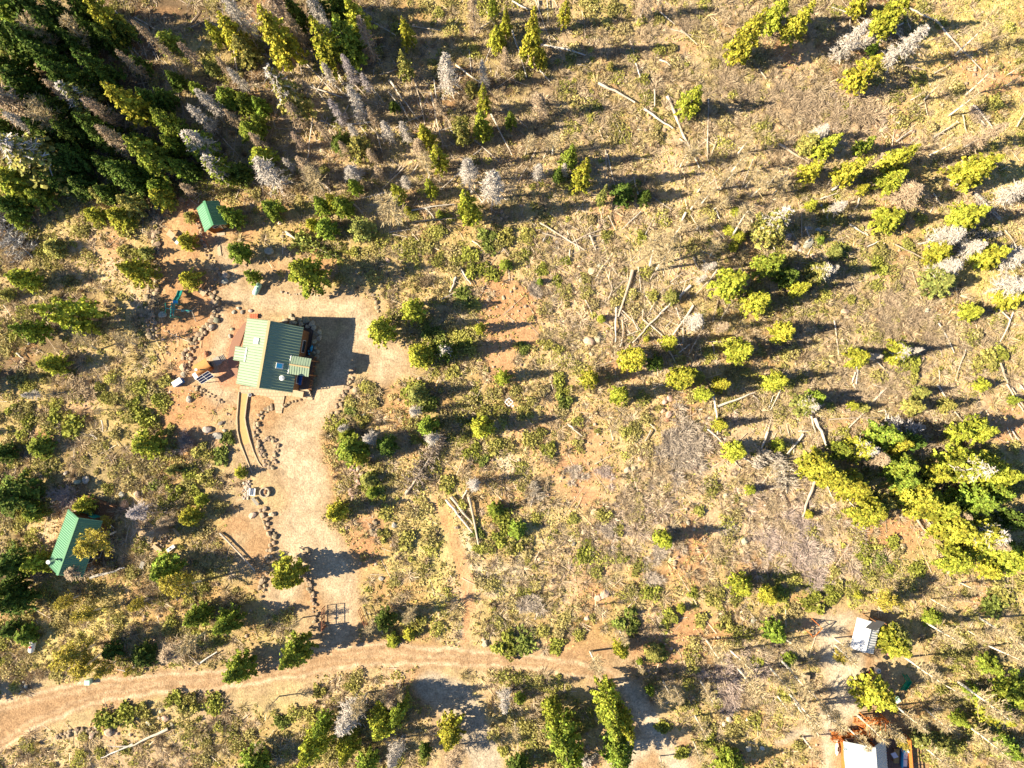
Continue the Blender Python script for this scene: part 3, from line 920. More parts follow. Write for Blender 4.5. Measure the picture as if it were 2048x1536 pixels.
# dark flat strip along the north east side of the house
t = MB().box(tuple(W(609, 682, .06)), (2.0, 5.4, .12), rz).build('dark_strip', M['deck'])
tag(t, 'dark flat strip along the right side of the large house', 'garden bed')
t = tag(empty('hot_tub', W(597.5, 760, .8), rz), 'blue covered tub standing on the deck below the porch roof', 'hot tub')
MB().box((0, 0, .3), (1.25, 1.25, .6)).build('body', M['wall'], t)
MB().box((0, 0, .66), (1.3, 1.3, .1)).build('cover', M['blue'], t, .04)
MB().bar((-.1, .25, .73), (-.3, -.1, .73), .08, .03).build('strap', M['white'], t)
for (px, py, ax, nm) in ((624, 697, .5, 'upper'), (618.5, 705, .35, 'lower')):
    t = tag(empty('water_toy', W(px, py, .1), rnd.uniform(0, 3)), '%s of two light blue plastic things beside the stone wall of the house' % nm, 'toy')
    b_ = MB(); b_.tube([(-ax, 0, .12), (-ax * .6, 0, .2), (0, .06, .24), (ax * .6, 0, .2), (ax, .05, .1)], [.04, .16, .2, .15, .05], 8)
    b_.build('shell', M['ltblue'], t, smooth=True)
# ---- paving round the house
def flat(name, pts, m, label, cat, t=.09, z=.14):
    mb_ = MB(); P = [W(x, y, z) for x, y in pts]; mb_.slab(P, t + .35)
    o = mb_.build(name, m); 
    if name in ('patio', 'walkway', 'path'): o['kind'] = 'structure'
    else: tag(o, label, cat)
    return o
flat('patio', [(497, 640), (488, 646), (474, 664), (463, 682), (458, 700), (456, 722), (462, 745), (476, 762), (476, 700), (490, 660)], M['brick'], '', '', z=.10)
flat('walkway', [(480, 771), (478, 786), (530, 792), (548, 800), (551, 826), (563, 827), (569, 792), (606, 789), (606, 778), (560, 778), (520, 776)], M['paver'], '', '', z=.13)
EDG = [(478, 784), (476, 810), (474, 835), (475, 862), (480, 885), (488, 905), (497, 928), (505, 947)]
EDG2 = [(497, 786), (493, 808), (490, 835), (492, 850), (499, 878), (507, 903), (517, 925), (524, 934)]
flat('path', EDG + EDG2[::-1], mat('sandy path', (.52, .33, .15), .95, .12, 3), '', '', z=.07)
for k, E in enumerate((EDG, EDG2)):
    m_ = MB()
    for p, q in zip(E[:-1], E[1:]): m_.bar(W(*p, .16), W(*q, .16), .14, .22)
    tag(m_.build('path_edging', M['tanwood']), 'pale timber edging along the %s side of the curved path' % ('left', 'right')[k], 'edging')
t = MB(); P = W(507, 632, .3)
for k in range(3):
    for j in range(4): t.box((P.x + (j - 1.5) * .3, P.y + (k - 1) * .22, .12 + .1 * (k % 2)), (.27, .2, .28), .0)
tag(t.build('brick_stack', mat('red bricks', (.50, .16, .09), .9, .2, 5)), 'small stack of red bricks against the top end of the house', 'bricks')
t = tag(empty('planter_box', W(600, 788, .1), rz), 'golden timber box below the steps of the large house', 'planter')
MB().box((0, 0, .4), (1.3, .75, .8)).build('box', M['cedar'], t, .02); MB().box((0, 0, .84), (1.42, .86, .07)).build('lid', M['tanwood'], t)
t = tag(empty('hose_reel', W(501, 790, .05)), 'small round grey hose reel on the mulch below the paved walk', 'hose reel')
MB().tube([(0, 0, .02), (0, 0, .28)], .26, 14).build('drum', M['steel'], t); MB().tube([(0, 0, .28), (0, 0, .34)], .12, 10).build('hub', M['black'], t)

# ---- sauna hut with curved roof, solar array, chests
P = [W(382.8, 732.3, 2.5), W(409, 716, 2.5), W(419, 733, 2.5), W(396, 749, 2.5)]
cc = sum(P, Vector()) / 4; cc.z = 0
ax = (P[1] - P[0]).normalized(); ang = math.atan2(ax.y, ax.x)
sw, sl = ((P[3] - P[0]).length + (P[2] - P[1]).length) / 4, (P[1] - P[0]).length / 2
s = tag(empty('sauna_hut', cc, ang), 'golden cedar hut with curved barrel roof beside the solar array', 'hut')
m_ = MB(); n = 14
arc = [(-sw * math.cos(math.pi * k / n) * 1.0, 2.15 + .36 * math.sin(math.pi * k / n)) for k in range(n + 1)]
for (y0, z0), (y1, z1) in zip(arc[:-1], arc[1:]):
    m_.slab([(-sl, y0, z0), (sl, y0, z0), (sl, y1, z1), (-sl, y1, z1)], .06)
ro = m_.build('roof', M['cedar'], s)
m_ = MB()
for x in (-sl + .25, sl - .5):
    m_.slab([(x, y * .9, z - .09) for y, z in arc] + [(x, sw * .9, 0), (x, -sw * .9, 0)], .0001)
for y in (-sw * .9, sw * .9): m_.poly([(-sl + .25, y, 0), (sl - .5, y, 0), (sl - .5, y, 2.0), (-sl + .25, y, 2.0)])
m_.build('wall', M['orange'], s)
door(s, (sl - .45, 0, 1.0), (.7, 1.7), 0, M['glass'])
v = MB().tube([(-.5, -.3, 2.6), (-.5, -.3, 3.35)], .1, 10).build('flue', M['steel'], s); MB().tube([(-.5, -.3, 3.3), (-.5, -.3, 3.45)], .19, 12).build('flue_cap', M['white'], v)
m_ = MB(); m_.box((sl + .55, 0, .28), (.9, 1.2, .12))
for k in range(3): m_.box((sl + 1.1 + .2 * k, 0, .2 - .08 * k), (.25, .9, .06))
m_.build('step_deck', M['greywood'], s)

Q = [W(391.4, 757.8, 1.7), W(416, 742, 1.9), W(428.7, 753, 1.7), W(403.7, 767.9, 1.5)]
sp = tag(empty('solar_array', Vector((Q[0].x + Q[2].x, Q[0].y + Q[2].y, 0)) / 2), 'tilted solar array of dark cells on white frames below the cedar hut', 'solar array')
o0 = sp.location
def QP(u, v, up=0.0):
    p = Q[0] * (1 - u) * (1 - v) + Q[1] * u * (1 - v) + Q[2] * u * v + Q[3] * (1 - u) * v - o0
    return Vector((p.x, p.y, p.z + up))
for k in range(2):
    for j in range(3):
        u0, u1, v0, v1 = k / 2 + .006, k / 2 + .494, j / 3 + .008, (j + 1) / 3 - .008
        m_ = MB(); m_.slab([QP(u0, v0, .03), QP(u1, v0, .03), QP(u1, v1, .03), QP(u0, v1, .03)][::-1], .04); m_.build('solar_panel', M['panel'], sp)
m_ = MB()
for u in (0, .5, 1): m_.bar(QP(u, 0, .02), QP(u, 1, .02), .03, .05)
for v_ in (0, 1 / 3, 2 / 3, 1): m_.bar(QP(0, v_, .024), QP(1, v_, .024), .03, .05)
m_.build('frame', M['white'], sp)
for u, v_ in ((.1, .15), (.9, .15), (.1, .85), (.9, .85)):
    p = QP(u, v_); MB().bar((p.x, p.y, -.1), (p.x, p.y, p.z - .03), .09).build('leg', M['steel'], sp)

def chest(name, pts, zt, m, lm, label, cat):
    P = [W(x, y, zt) for x, y in pts]
    c = sum(P, Vector()) / 4; ax = P[1] - P[0]
    o = tag(empty(name, (c.x, c.y, TZ(c.x, c.y)), math.atan2(ax.y, ax.x)), label, cat)
    w_, d_ = (P[1] - P[0]).length, (P[3] - P[0]).length
    MB().box((0, 0, zt / 2 - .06), (w_ * .93, d_ * .93, zt - .12)).build('body', m, o, .02)
    MB().box((0, 0, zt - .06), (w_, d_, .12)).build('lid', lm, o, .02)
    return o
chest('storage_chest', [(342, 765), (359, 754), (365, 764), (348, 775)], 1.0, M['blue'], M['white'], 'white-lidded storage chest left of the solar array', 'chest')
chest('battery_box', [(383, 749), (390, 744.6), (398, 755), (391, 760)], 1.1, M['white'], M['white'], 'white metal box half under the solar array', 'box')

# ---- small green shed
c, rz, L = frame_of((425.4, 450.9), (408.4, 402.3), 4.0)
s = tag(empty('shed', c, rz), 'small timber shed with bright green ribbed roof at the end of the upper yard', 'shed')
a, b, l = gable_house(s, 1.75, L, 2.6, 4.0, M['roofgreen'], M['orange'], M['greentrim'], .3, .3, 1.5)
window(s, (.0, -l - .02, 2.3), (.9, .7), R_(-90)); door(s, (.55, -l - .03, 1.0), (.7, 1.9), R_(-90), M['glass'])
m_ = MB(); m_.slab([(-1.95, -1.3, 1.5), (-1.46, -1.3, 1.8), (-1.46, 1.0, 1.8), (-1.95, 1.0, 1.5)], .06); m_.build('lean_to_roof', M['orange'], s)
flat('doorstep', [(433, 465), (449, 463), (450, 470), (435, 473)], M['concrete'], 'grey doorstep below the small green-roofed shed', 'doorstep')
flat('plank_walk', [(434, 491), (440, 490), (443, 511), (437, 512)], M['tanwood'], 'short pale plank walk on the gravel below the small shed', 'plank', z=.16)
# ---- left cabin
c, rz, L = frame_of((115, 1150), (156, 1035), 4.8)
s = tag(empty('cabin', c, rz), 'timber cabin with long green ribbed roof half hidden by a yellow tree', 'cabin')
a, b, l = gable_house(s, 2.65, L, 2.9, 4.8, M['roofgreen'], M['wall'], M['greentrim'], .4, .3, 2.4)
window(s, (b + .02, 1.5, 1.6), (1.2, 1.0)); window(s, (b + .02, -1.8, 1.6), (1.2, 1.0)); door(s, (.3, l + .03, 1.05), (.9, 2.0), R_(90), M['teal'])
m_ = MB()
for k in range(14): m_.box((-2.2 + k * .34, l + 1.15, .35), (.31, 2.2, .1))
dk = m_.build('porch_deck', M['wall'], s)
m_ = MB()
for x in (-2.3, -.8, .8, 2.3): m_.bar((x, l + 2.2, 0), (x, l + 2.2, 1.3), .1)
m_.bar((-2.3, l + 2.2, 1.32), (2.3, l + 2.2, 1.32), .1, .05); m_.bar((-2.3, l + 2.2, .8), (2.3, l + 2.2, .8), .06, .05)
m_.build('railing', M['wall'], dk)
f = MB().tube([(-1.3, -L + 1.6, 3.5), (-1.3, -L + 1.6, 5.6)], .13, 12).build('flue', M['steel'], s); MB().tube([(-1.3, -L + 1.6, 5.55), (-1.3, -L + 1.6, 5.75)], .27, 14).build('flue_cap', M['white'], f)
m_ = MB().bar((b + .3, -1.5, 2.4), (b + 1.0, -1.4, 1.4), .06); m_.bar((b + .3, -.2, 2.4), (b + 1.0, -.1, 1.4), .06); m_.bar((b + 1.0, -1.4, 1.4), (b + 1.0, -.1, 1.4), .06); m_.build('bracket', M['greywood'], s)
t = tag(empty('cabin_table', W(181, 1024, .5), .3), 'dark teal table on the cabin porch', 'table')
MB().box((0, 0, .75), (1.4, 1.0, .06)).build('table_top', M['teal'], t)
for x in (-.6, .6):
    for y in (-.4, .4): MB().box((x, y, .36), (.07, .07, .72)).build('leg', M['black'], t)

# ---- white shed
c, rz, L = frame_of((1728, 1305), (1743, 1243), 2.8)
s = tag(empty('white_shed', c, rz), 'shed with brilliant white metal roof crossed by branch shadows', 'shed')
a, b, l = gable_house(s, 1.7, L, 2.2, 2.8, M['roofwhite'], M['wall'], M["white"], 1.1, .35, 1.6)
door(s, (0, -l - .03, 1.0), (.9, 2.0), R_(-90), M['greywood']); window(s, (-a - .02, .4, 1.6), (1.0, .8), math.pi)
m_ = MB(); P = [W(x, y, z) for x, y, z in ((1731, 1255.5, 3.1), (1752, 1262, 3.1), (1772, 1245, 3.0), (1750, 1239, 3.0))]
h_i = Matrix.Rotation(-rz, 3, 'Z'); m_.slab([h_i @ (p - c) for p in P], .08); an = m_.build('dark_panel', M['darksheet'], s)  # dark grey panel on posts over one corner of the shed
p = h_i @ (P[2] - c); q = h_i @ (P[3] - c)
for v in (p, q): MB().bar((v.x - .15, v.y - .15, 0), (v.x - .15, v.y - .15, 3.5), .12).build('post', M['wall'], an)
t = tag(empty('side_table', W(1791, 1255, .7), -.4), 'pale blue-topped table right of the white-roofed shed', 'table')
MB().box((0, 0, .0), (1.15, .7, .06)).build('table_top', M['tealw'], t)
for x in (-.5, .5):
    for y in (-.28, .28): MB().box((x, y, -.36), (.06, .06, .66)).build('leg', M['greywood'], t)

# ---- lower right house with orange deck
zr, ze = 6.0, 3.9
c0 = W(1748, 1494.5, zr); c1 = W(1753, 1560, zr)
d_ = (c0 - c1).normalized(); rz = math.atan2(-d_.x, d_.y); L = 4.2
c = c0 - d_ * L; c.z = 0
s = tag(empty('deck_house', c, rz), 'house with pale grey metal roof and orange timber decks at the lower right', 'house')
a, b, l = gable_house(s, 3.1, L, ze, zr, M['roofgrey'], M['orange'], M['white'], 1.15, .35, 2.6)
window(s, (-a - .02, 1.0, 1.8), (1.4, 1.2), math.pi); window(s, (b + .02, 1.0, 1.8), (1.4, 1.2)); window(s, (-1.0, l + .02, 1.8), (1.2, 1.2), R_(90)); door(s, (1.0, l + .03, 1.4), (.9, 2.0), R_(90), M['glass'])
hi = Matrix.Rotation(-rz, 3, 'Z'); LP = lambda px, py, z: hi @ (W(px, py, z) - c)
x0, x1, y1 = b + .02, LP(1815, 1500, .9).x, LP(1790, 1474, .9).y
m_ = MB(); n = 16
for k in range(n): m_.box((x0 + (x1 - x0) * (k + .5) / n, (y1 - L) / 2, .85), ((x1 - x0) / n - .03, y1 + L, .08))
dk = m_.build('deck', M['deckb'], s)
m_ = MB()
for k in range(7): m_.bar((x1, -L + (y1 + L) * k / 6, 0), (x1, -L + (y1 + L) * k / 6, 1.85), .12)
for z in (1.2, 1.5, 1.87): m_.bar((x1, -L, z), (x1, y1, z), .16, .08)
m_.bar((x1 - .9, y1, 1.87), (x1, y1, 1.87), .3, .08)
m_.build('railing', M['orangem'], dk)
# raised walkway and the little orange fort in front
x0 = LP(1663, 1470, .5).x; ya, yb = LP(1690, 1478, .5).y, LP(1690, 1462, .5).y
m_ = MB()
for k in range(20): m_.box((x0 + .15 + .27 * k, (ya + yb) / 2, .45), (.24, yb - ya, .08))
wk = m_.build('raised_walk', M['orange'], s)
m_ = MB()
for k in range(6): m_.bar((x0 + 1.05 * k, ya, 0), (x0 + 1.05 * k, ya, 1.35), .09); m_.bar((x0 + 1.05 * k, yb, 0), (x0 + 1.05 * k, yb, 1.35), .09)
m_.bar((x0, ya, 1.37), (x0 + 5.3, ya, 1.37), .1, .05); m_.bar((x0 + 2.1, yb, 1.37), (x0 + 5.3, yb, 1.37), .1, .05)
m_.build('railing', M['orangem'], wk)
P = W(1745, 1447, 1.0)
s = tag(empty('play_fort', (P.x, P.y, 0), -.05), 'orange timber play fort under bare aspens above the deck house', 'play fort')
m_ = MB()
for k in range(8): m_.box((-1.3 + .37 * k, 0, 1.5), (.34, 2.2, .08))
m_.build('platform', M['orange'], s)
for x in (-1.4, 1.4):
    for y in (-1.05, 1.05): MB().bar((x, y, 0), (x, y, 3.0), .13).build('post', M['orange'], s)
m_ = MB()
for y in (-1.05, 1.05):
    for z in (2.0, 2.5, 3.0): m_.bar((-1.4, y, z), (1.4, y, z), .1, .12)
for x in (-1.4, 1.4): m_.bar((x, -1.05, 3.05), (x, 1.05, 3.05), .1, .12); m_.bar((x, -1.05, 2.2), (x, 1.05, 2.2), .1, .12)
for x in (-.7, 0, .7): m_.bar((x, -1.05, 3.14), (x, 1.05, 3.14), .1, .05)
m_.build('railing', M['orangem'], s)
m_ = MB(); m_.bar((-1.5, -.4, 1.5), (-2.3, -.4, 0), .08); m_.bar((-1.5, .4, 1.5), (-2.3, .4, 0), .08)
for k in range(5): m_.bar((-1.6 - .15 * k, -.4, 1.3 - .28 * k), (-1.6 - .15 * k, .4, 1.3 - .28 * k), .07)
m_.build('ladder', M['orange'], s)
t = tag(empty('deck_table', W(1787, 1507, .9), -.06), 'brown wooden table with a white cloth on the dark deck', 'table')
MB().box((0, 0, .75), (.75, 1.9, .07)).build('table_top', mat('brown table boards', (.34, .22, .09), .8, .2, 5), t)
for x in (-.3, .3):
    for y in (-.8, .8): MB().box((x, y, .37), (.08, .08, .7)).build('leg', M['wall'], t)
t2 = MB(); P = W(1789, 1509, 1.69)
t2.slab([(P.x - .55, P.y + .1, P.z), (P.x - .1, P.y - .55, P.z + .01), (P.x + .55, P.y - .35, P.z + .02), (P.x + .1, P.y + .35, P.z + .01)], .015)
tag(t2.build('cloth', mat('lilac white cloth', (.70, .66, .78), .8, .05, 3)), 'rumpled lilac white cloth hanging over the brown deck table', 'cloth')
t = tag(empty('deck_sofa', W(1806, 1513, .9), -.06), 'long white cushioned bench with blue back along the orange railing', 'bench')
MB().box((0, 0, .2), (.8, 2.6, .3)).build('base', M['blue'], t)
for y in (-.7, .3): MB().box((.08, y, .42), (.6, .92, .14)).build('cushion', M['white'], t, .04)
MB().box((-.36, 0, .5), (.1, 2.6, .4)).build('backrest', M['ltblue'], t)
t = tag(empty('bucket_chair', W(1806, 1497, .9), 0), 'round white tub chair at the head of the cushioned bench', 'chair')
m_ = MB(); m_.tube([(0, 0, 0), (0, 0, .42)], [.36, .42], 16); m_.build('seat', M['ltblue'], t)
m_ = MB()
for k in range(9):
    a_ = R_(-20 + 27 * k); m_.box((.4 * math.cos(a_), .4 * math.sin(a_), .6), (.06, .2, .45), a_)
m_.build('backrest', M['white'], t)
t = tag(empty('kayak', W(1673.5, 1496, .25), R_(88)), 'slim white kayak lying beside the pale gravel left of the deck house', 'kayak')
MB().tube([(-1.05, 0, .08), (-.7, 0, .12), (0, 0, .15), (.6, 0, .13), (1.1, 0, .08)], [.02, .2, .27, .2, .02], 10).build('hull', M['white'], t, smooth=True)
MB().box((0, 0, .40), (.6, .22, .05)).build('cockpit', M['black'], t, .02)
MB().bar((-1.1, -.32, .3), (.2, -.3, .3), .04).build('paddle', M['steel'], t)
# ------------------------------------------------------------------ yard things
# playset: slide, monkey bars, cross beam
P = W(346, 615, 0)
o0 = Vector((P.x, P.y, TZ(P.x, P.y)))
pl = tag(empty('playset', o0), 'teal steel playset with slide, ladder bars and swing beam inside the stone walls', 'playset')
rel = lambda px, py, z: W(px, py, z) - Vector((o0.x, o0.y, 0))
m_ = MB()
a0, b0 = rel(361.5, 581, .25), rel(351, 602, 1.9)
dv = (b0 - a0).normalized(); sd = dv.cross(Vector((0, 0, 1))).normalized()
mid = a0 + (b0 - a0) * .45 + Vector((0, 0, -.22))
for p, q in ((a0, mid), (mid, b0)):
    m_.slab([p - sd * .3, p + sd * .3, q + sd * .3, q - sd * .3], .04)
    for s_ in (-1, 1): m_.bar(p + sd * .31 * s_ + Vector((0, 0, .06)), q + sd * .31 * s_ + Vector((0, 0, .06)), .07, .16)
m_.build('slide', M['teal'], pl)
m_ = MB(); c_ = rel(351, 604, 1.9); m_.box(tuple(c_), (.7, .42, .07)); m_.build('platform', M['ltblue'], pl)
m_ = MB(); R0, R1, L0, L1 = rel(349.5, 606, 2.1), rel(347.3, 632, 2.1), rel(343.4, 606, 2.1), rel(341, 634, 2.1)
m_.bar(R0, R1, .08); m_.bar(L0, L1, .08)
for k in range(9):
    t_ = (k + .3) / 9; m_.bar(L0.lerp(L1, t_), R0.lerp(R1, t_), .05)
m_.build('ladder_bars', M['teal'], pl)
for p in (R0, R1, L0, L1):
    MB().bar(p, (p.x, p.y, -.1), .08).build('leg', M['teal'], pl)
m_ = MB(); B0, B1 = rel(332, 616.5, 2.3), rel(384, 622, 2.3); m_.bar(B0, B1, .1); m_.build('swing_beam', M['teal'], pl)
for q in ((396.9, 609.4), (392.5, 643)): MB().bar(B1, rel(*q, 0), .08).build('leg', M['greywood'], pl)
for q in ((331, 606), (330, 628)): MB().bar(B0, rel(*q, 0), .08).build('leg', M['teal'], pl)
for t_ in (.42, .62):
    p = B0.lerp(B1, t_); sw_ = MB().box((p.x, p.y, .5), (.45, .18, .04)).build('swing_seat', M['tealw'], pl)
    MB().bar((p.x - .2, p.y, .5), (p.x - .2, p.y, 2.3), .025).bar((p.x + .2, p.y, .5), (p.x + .2, p.y, 2.3), .025).build('chain', M['steel'], sw_)
def boards(name, pts, z, m, label, cat, n=5, legs=True):
    P = [W(x, y, z) for x, y in pts]; c = sum(P, Vector()) / 4
    o = tag(empty(name, (c.x, c.y, TZ(c.x, c.y))), label, cat)
    m_ = MB(); r = Vector((c.x, c.y, 0))
    for k in range(n):
        a_, b_ = (k + .04) / n, (k + .96) / n
        m_.slab([P[0].lerp(P[1], a_) - r, P[0].lerp(P[1], b_) - r, P[3].lerp(P[2], b_) - r, P[3].lerp(P[2], a_) - r][::-1], .05)
    m_.build('boards', m, o)
    for p in P:
        q = (p - r) * .86; MB().bar((q.x, q.y, -.05), (q.x, q.y, z - .06), .1).build('leg', m, o)
    return o
boards('sandbox_lid', [(393, 582), (400, 575), (414, 584), (407, 593)], .4, M['tanwood'], 'square tan board platform at the top of the playset yard', 'platform')
boards('work_table', [(332, 469), (339, 458.5), (351, 470), (345.5, 478.5)], .75, M['tanwood'], 'tan wooden table left of the small green-roofed shed', 'table')
t = tag(empty('grill_stand', W(352, 480, .4), -.75), 'dark grill with white metal side shelf beside the tan table', 'grill')
MB().box((0, 0, .35), (.5, .6, .4)).build('body', M['black'], t, .03); MB().box((.55, -.02, .45), (.5, .6, .05)).build('shelf', M['white'], t)
for x in (-.2, .7):
    for y in (-.25, .25): MB().box((x, y, .0), (.06, .06, .75)).build('leg', M['steel'], t)

def tank(name, pa, pb, rad, z, m, label, extra=None):
    A, B = W(*pa, z), W(*pb, z); c = (A + B) / 2; L = (B - A).length; g = TZ(c.x, c.y)
    o = tag(empty(name, (c.x, c.y, g), math.atan2(B.y - A.y, B.x - A.x)), label, 'tank')
    xs = [-L / 2, -L / 2 + rad * .15, -L / 2 + rad * .5, -L / 2 + rad, L / 2 - rad, L / 2 - rad * .5, L / 2 - rad * .15, L / 2]
    rr = [rad * k for k in (.15, .55, .87, 1, 1, .87, .55, .15)]
    MB().tube([(x, 0, rad + .15) for x in xs], rr, 18).build('body', m, o, smooth=True)
    MB().tube([(0, 0, 2 * rad + .05), (0, 0, 2 * rad + .3)], .16, 12).build('valve_dome', extra or m, o)
    for x in (-L * .3, L * .3): MB().box((x, 0, .12), (.14, rad * 1.5, .3)).build('leg', M['concrete'], o)
    return o
tank('propane_tank', (519, 565), (507, 590), .42, .8, M['tealw'], 'pale aqua propane tank lying above the large house')
tank('propane_tank', (65, 1281), (59, 1307), .42, .8, M['white'], 'white propane tank with red dome at the lower left', M['red'])

# round fire pit, armchair and bench
t = tag(empty('fire_pit', W(531.5, 984, 0)), 'round pale concrete fire pit ring standing on the driveway', 'fire pit')
m_ = MB(); n = 24; ro_, ri_, hh = .72, .58, .62
for k in range(n):
    a_, b_ = 2 * math.pi * k / n, 2 * math.pi * (k + 1) / n
    p = lambda r_, a, z: (r_ * math.cos(a), r_ * math.sin(a), z)
    m_.poly([p(ro_, a_, -.1), p(ro_, b_, -.1), p(ro_, b_, hh), p(ro_, a_, hh)]); m_.poly([p(ri_, a_, hh), p(ri_, a_, 0), p(ri_, b_, 0), p(ri_, b_, hh)][::-1])
    m_.poly([p(ri_, a_, hh), p(ro_, a_, hh), p(ro_, b_, hh), p(ri_, b_, hh)])
m_.build('ring', M['concrete'], t)
MB().tube([(0, 0, .3), (0, 0, .34)], .575, 24).build('ash', M['tanwood'], t)
for k in range(4):
    a_ = .9 + .25 * k; MB().bar((-.3 * math.cos(a_) + .1, -.3 * math.sin(a_), .4), (.35 * math.cos(a_), .35 * math.sin(a_), .5), .09).build('firewood', M['wall'], t)
def bench(name, px, py, L, d, rz, m, label, back=0.0, z=.45, cat='bench'):
    P = W(px, py, z); o = tag(empty(name, (P.x, P.y, TZ(P.x, P.y)), rz), label, cat)
    m_ = MB()
    for k in range(3): m_.box((0, (k - 1) * d / 3, z - .03), (L, d / 3 - .03, .06))
    m_.build('seat', m, o)
    for x in (-L * .4, L * .4): MB().box((x, 0, z / 2 - .05), (.12, d * .8, z - .06)).build('leg', m, o)
    if back: 
        m_ = MB()
        for k in range(2): m_.box((0, d / 2, z + .2 + .2 * k), (L, .05, .15))
        m_.build('backrest', m, o)
    return o
bench('garden_seat', 504.5, 984, 1.05, .9, R_(85), M['white'], 'wide white garden seat left of the round fire pit', 1, cat='seat')
bench('plank_bench', 510, 1003, 1.3, .45, R_(-52), M['greywood'], 'grey plank bench below the white garden seat')
# lower left campfire circle
bench('log_bench', 298, 1079, 1.15, .3, R_(70), M['tanwood'], 'leftmost pale plank bench at the small campfire circle')
bench('log_bench', 303, 1079, 1.15, .3, R_(70), M['tanwood'], 'second pale plank bench from the left at the small campfire circle')
bench('log_bench', 313.5, 1097.5, 1.5, .55, R_(-38), M['tanwood'], 'pale bench with gaps below the small campfire circle')
bench('log_bench', 341, 1097, 1.25, .5, R_(36), M['white'], 'whitish bench at the lower right of the small campfire circle')
bench('log_bench', 353, 1065, 1.35, .4, R_(-48), M['tanwood'], 'pale bench at the upper right of the small campfire circle', 1)
bench('log_bench', 284, 1130, 1.0, .55, R_(72), M['greywood'], 'grey bench in shade below left of the small campfire circle')
t = tag(empty('campfire_ring', W(329, 1081, 0)), 'rough ring of stones around a campfire between the benches', 'campfire')
for k in range(11):
    a_ = k * .571; r_ = .75 + .2 * math.sin(k * 2.3)
    s_ = obj('stone', RK[k % 7], None, t); s_.location = (r_ * math.cos(a_), r_ * 1.25 * math.sin(a_), .08); sc_ = rnd.uniform(.14, .22); s_.scale = (sc_, sc_ * .8, sc_); s_.rotation_euler = (0, 0, k); s_.color = (.4, .33, .28, 1)
m_ = MB()
for k in range(4): m_.bar((-.5 + .2 * k, -.4, .1), (.1 + .15 * k, .5, .2), .1)
m_.build('firewood', M['deck'], t)
# iron gate: two open leaves
for k, (pa, pb, m, lb) in enumerate((((650, 1251), (650.5, 1211), M['rust'], 'rusty iron gate leaf standing open on the left of the drive'), ((735, 1246), (722, 1214), M['rust'], 'rusty iron gate leaf standing open on the right of the drive'))):
    A, B = W(*pa, 0), W(*pb, 0); g = tag(empty('iron_gate', A, math.atan2(B.y - A.y, B.x - A.x)), lb, 'gate'); L = (B - A).length
    m_ = MB()
    for z in (.25, 1.1, 1.95): m_.bar((0, 0, z), (L, 0, z), .07)
    for j in range(3): m_.bar((L * j / 2, 0, .2), (L * j / 2, 0, 2.0), .08)
    for j in range(1, 9): m_.bar((L * j / 9, 0, .25), (L * j / 9, 0, 1.95), .025)
    m_.build('frame', m, g)
    m_ = MB(); m_.box((L * .3, 0, 1.1), (.34, .05, .34), 0, R_(45)); m_.build('ornament', M['black'], g)
    MB().bar((0, -.12, -.1), (0, -.12, 2.3), .16).build('post', M['rust'], g)
# mast with square white frame
P = W(1018, 804, 0); t = tag(empty('mast', (P.x, P.y, 0), R_(45)), 'thin mast carrying a square white frame alone in the clearing', 'mast')
MB().tube([(0, 0, -.1), (0, 0, 4.4)], .055, 8).build('pole', M['greywood'], t)
m_ = MB()
for a_, b_ in (((-.4, -.4), (.4, -.4)), ((.4, -.4), (.4, .4)), ((.4, .4), (-.4, .4)), ((-.4, .4), (-.4, -.4))): m_.bar((*a_, 4.4), (*b_, 4.4), .1)
m_.build('frame', M['white'], t)
m_ = MB(); m_.bar((-.4, 0, 4.41), (.4, 0, 4.41), .06); m_.bar((0, -.85, 4.35), (0, .6, 4.35), .06); m_.box((0, -.75, 4.35), (.3, .2, .05)); m_.build('arm', M['white'], t)
# orange swing set by the white shed
A, B = W(1628, 1274, 2.1), W(1645, 1257, 2.1); c_ = (A + B) / 2
t = tag(empty('swing_set', (c_.x, c_.y, 0), math.atan2(B.y - A.y, B.x - A.x)), 'orange steel swing set with two A frames left of the white-roofed shed', 'swing set'); L = (B - A).length / 2
MB().bar((-L, 0, 2.1), (L, 0, 2.1), .09).build('top_bar', M['orangem'], t)
for x in (-L, L):
    for y in (-.95, .95): MB().bar((x, 0, 2.1), (x * 1.08, y, 0), .08).build('leg', M['orangem'], t)
    MB().bar((x * 1.04, -.5, 1.05), (x * 1.04, .5, 1.05), .06).build('brace', M['orangem'], t)
for x in (-.4, .4):
    q = MB().box((x, 0, .5), (.4, .2, .04)).build('swing_seat', M['black'], t); MB().bar((x - .18, 0, .5), (x - .18, 0, 2.1), .03).bar((x + .18, 0, .5), (x + .18, 0, 2.1), .03).build('chain', M['steel'], q)
# pallet, toys and bins on the lower right
P = W(1613, 1358, .9); t = tag(empty('pallet', (P.x, P.y, 0), R_(-8)), 'white slatted pallet standing on a stack left of the lower gravel drive', 'pallet')
m_ = MB()
for k in range(5): m_.box((-.36 + .18 * k, 0, .92), (.11, 1.1, .04))
m_.build('slats', M['tanwood'], t); m_ = MB()
for y in (-.48, 0, .48): m_.box((0, y, .83), (.84, .12, .12))
m_.build('runners', M['tanwood'], t); MB().box((0, 0, .38), (.7, .9, .76)).build('stack', M['greywood'], t)
t = tag(empty('water_barrel', W(1752, 1338, 0)), 'round white barrel beside the red toy above the broad spruce', 'barrel')
MB().tube([(0, 0, 0), (0, 0, .2), (0, 0, .7), (0, 0, .85)], [.3, .36, .36, .28], 16).build('body', M['white'], t); MB().tube([(.05, 0, .85), (.05, 0, .9)], .09, 10).build('cap', M['black'], t)
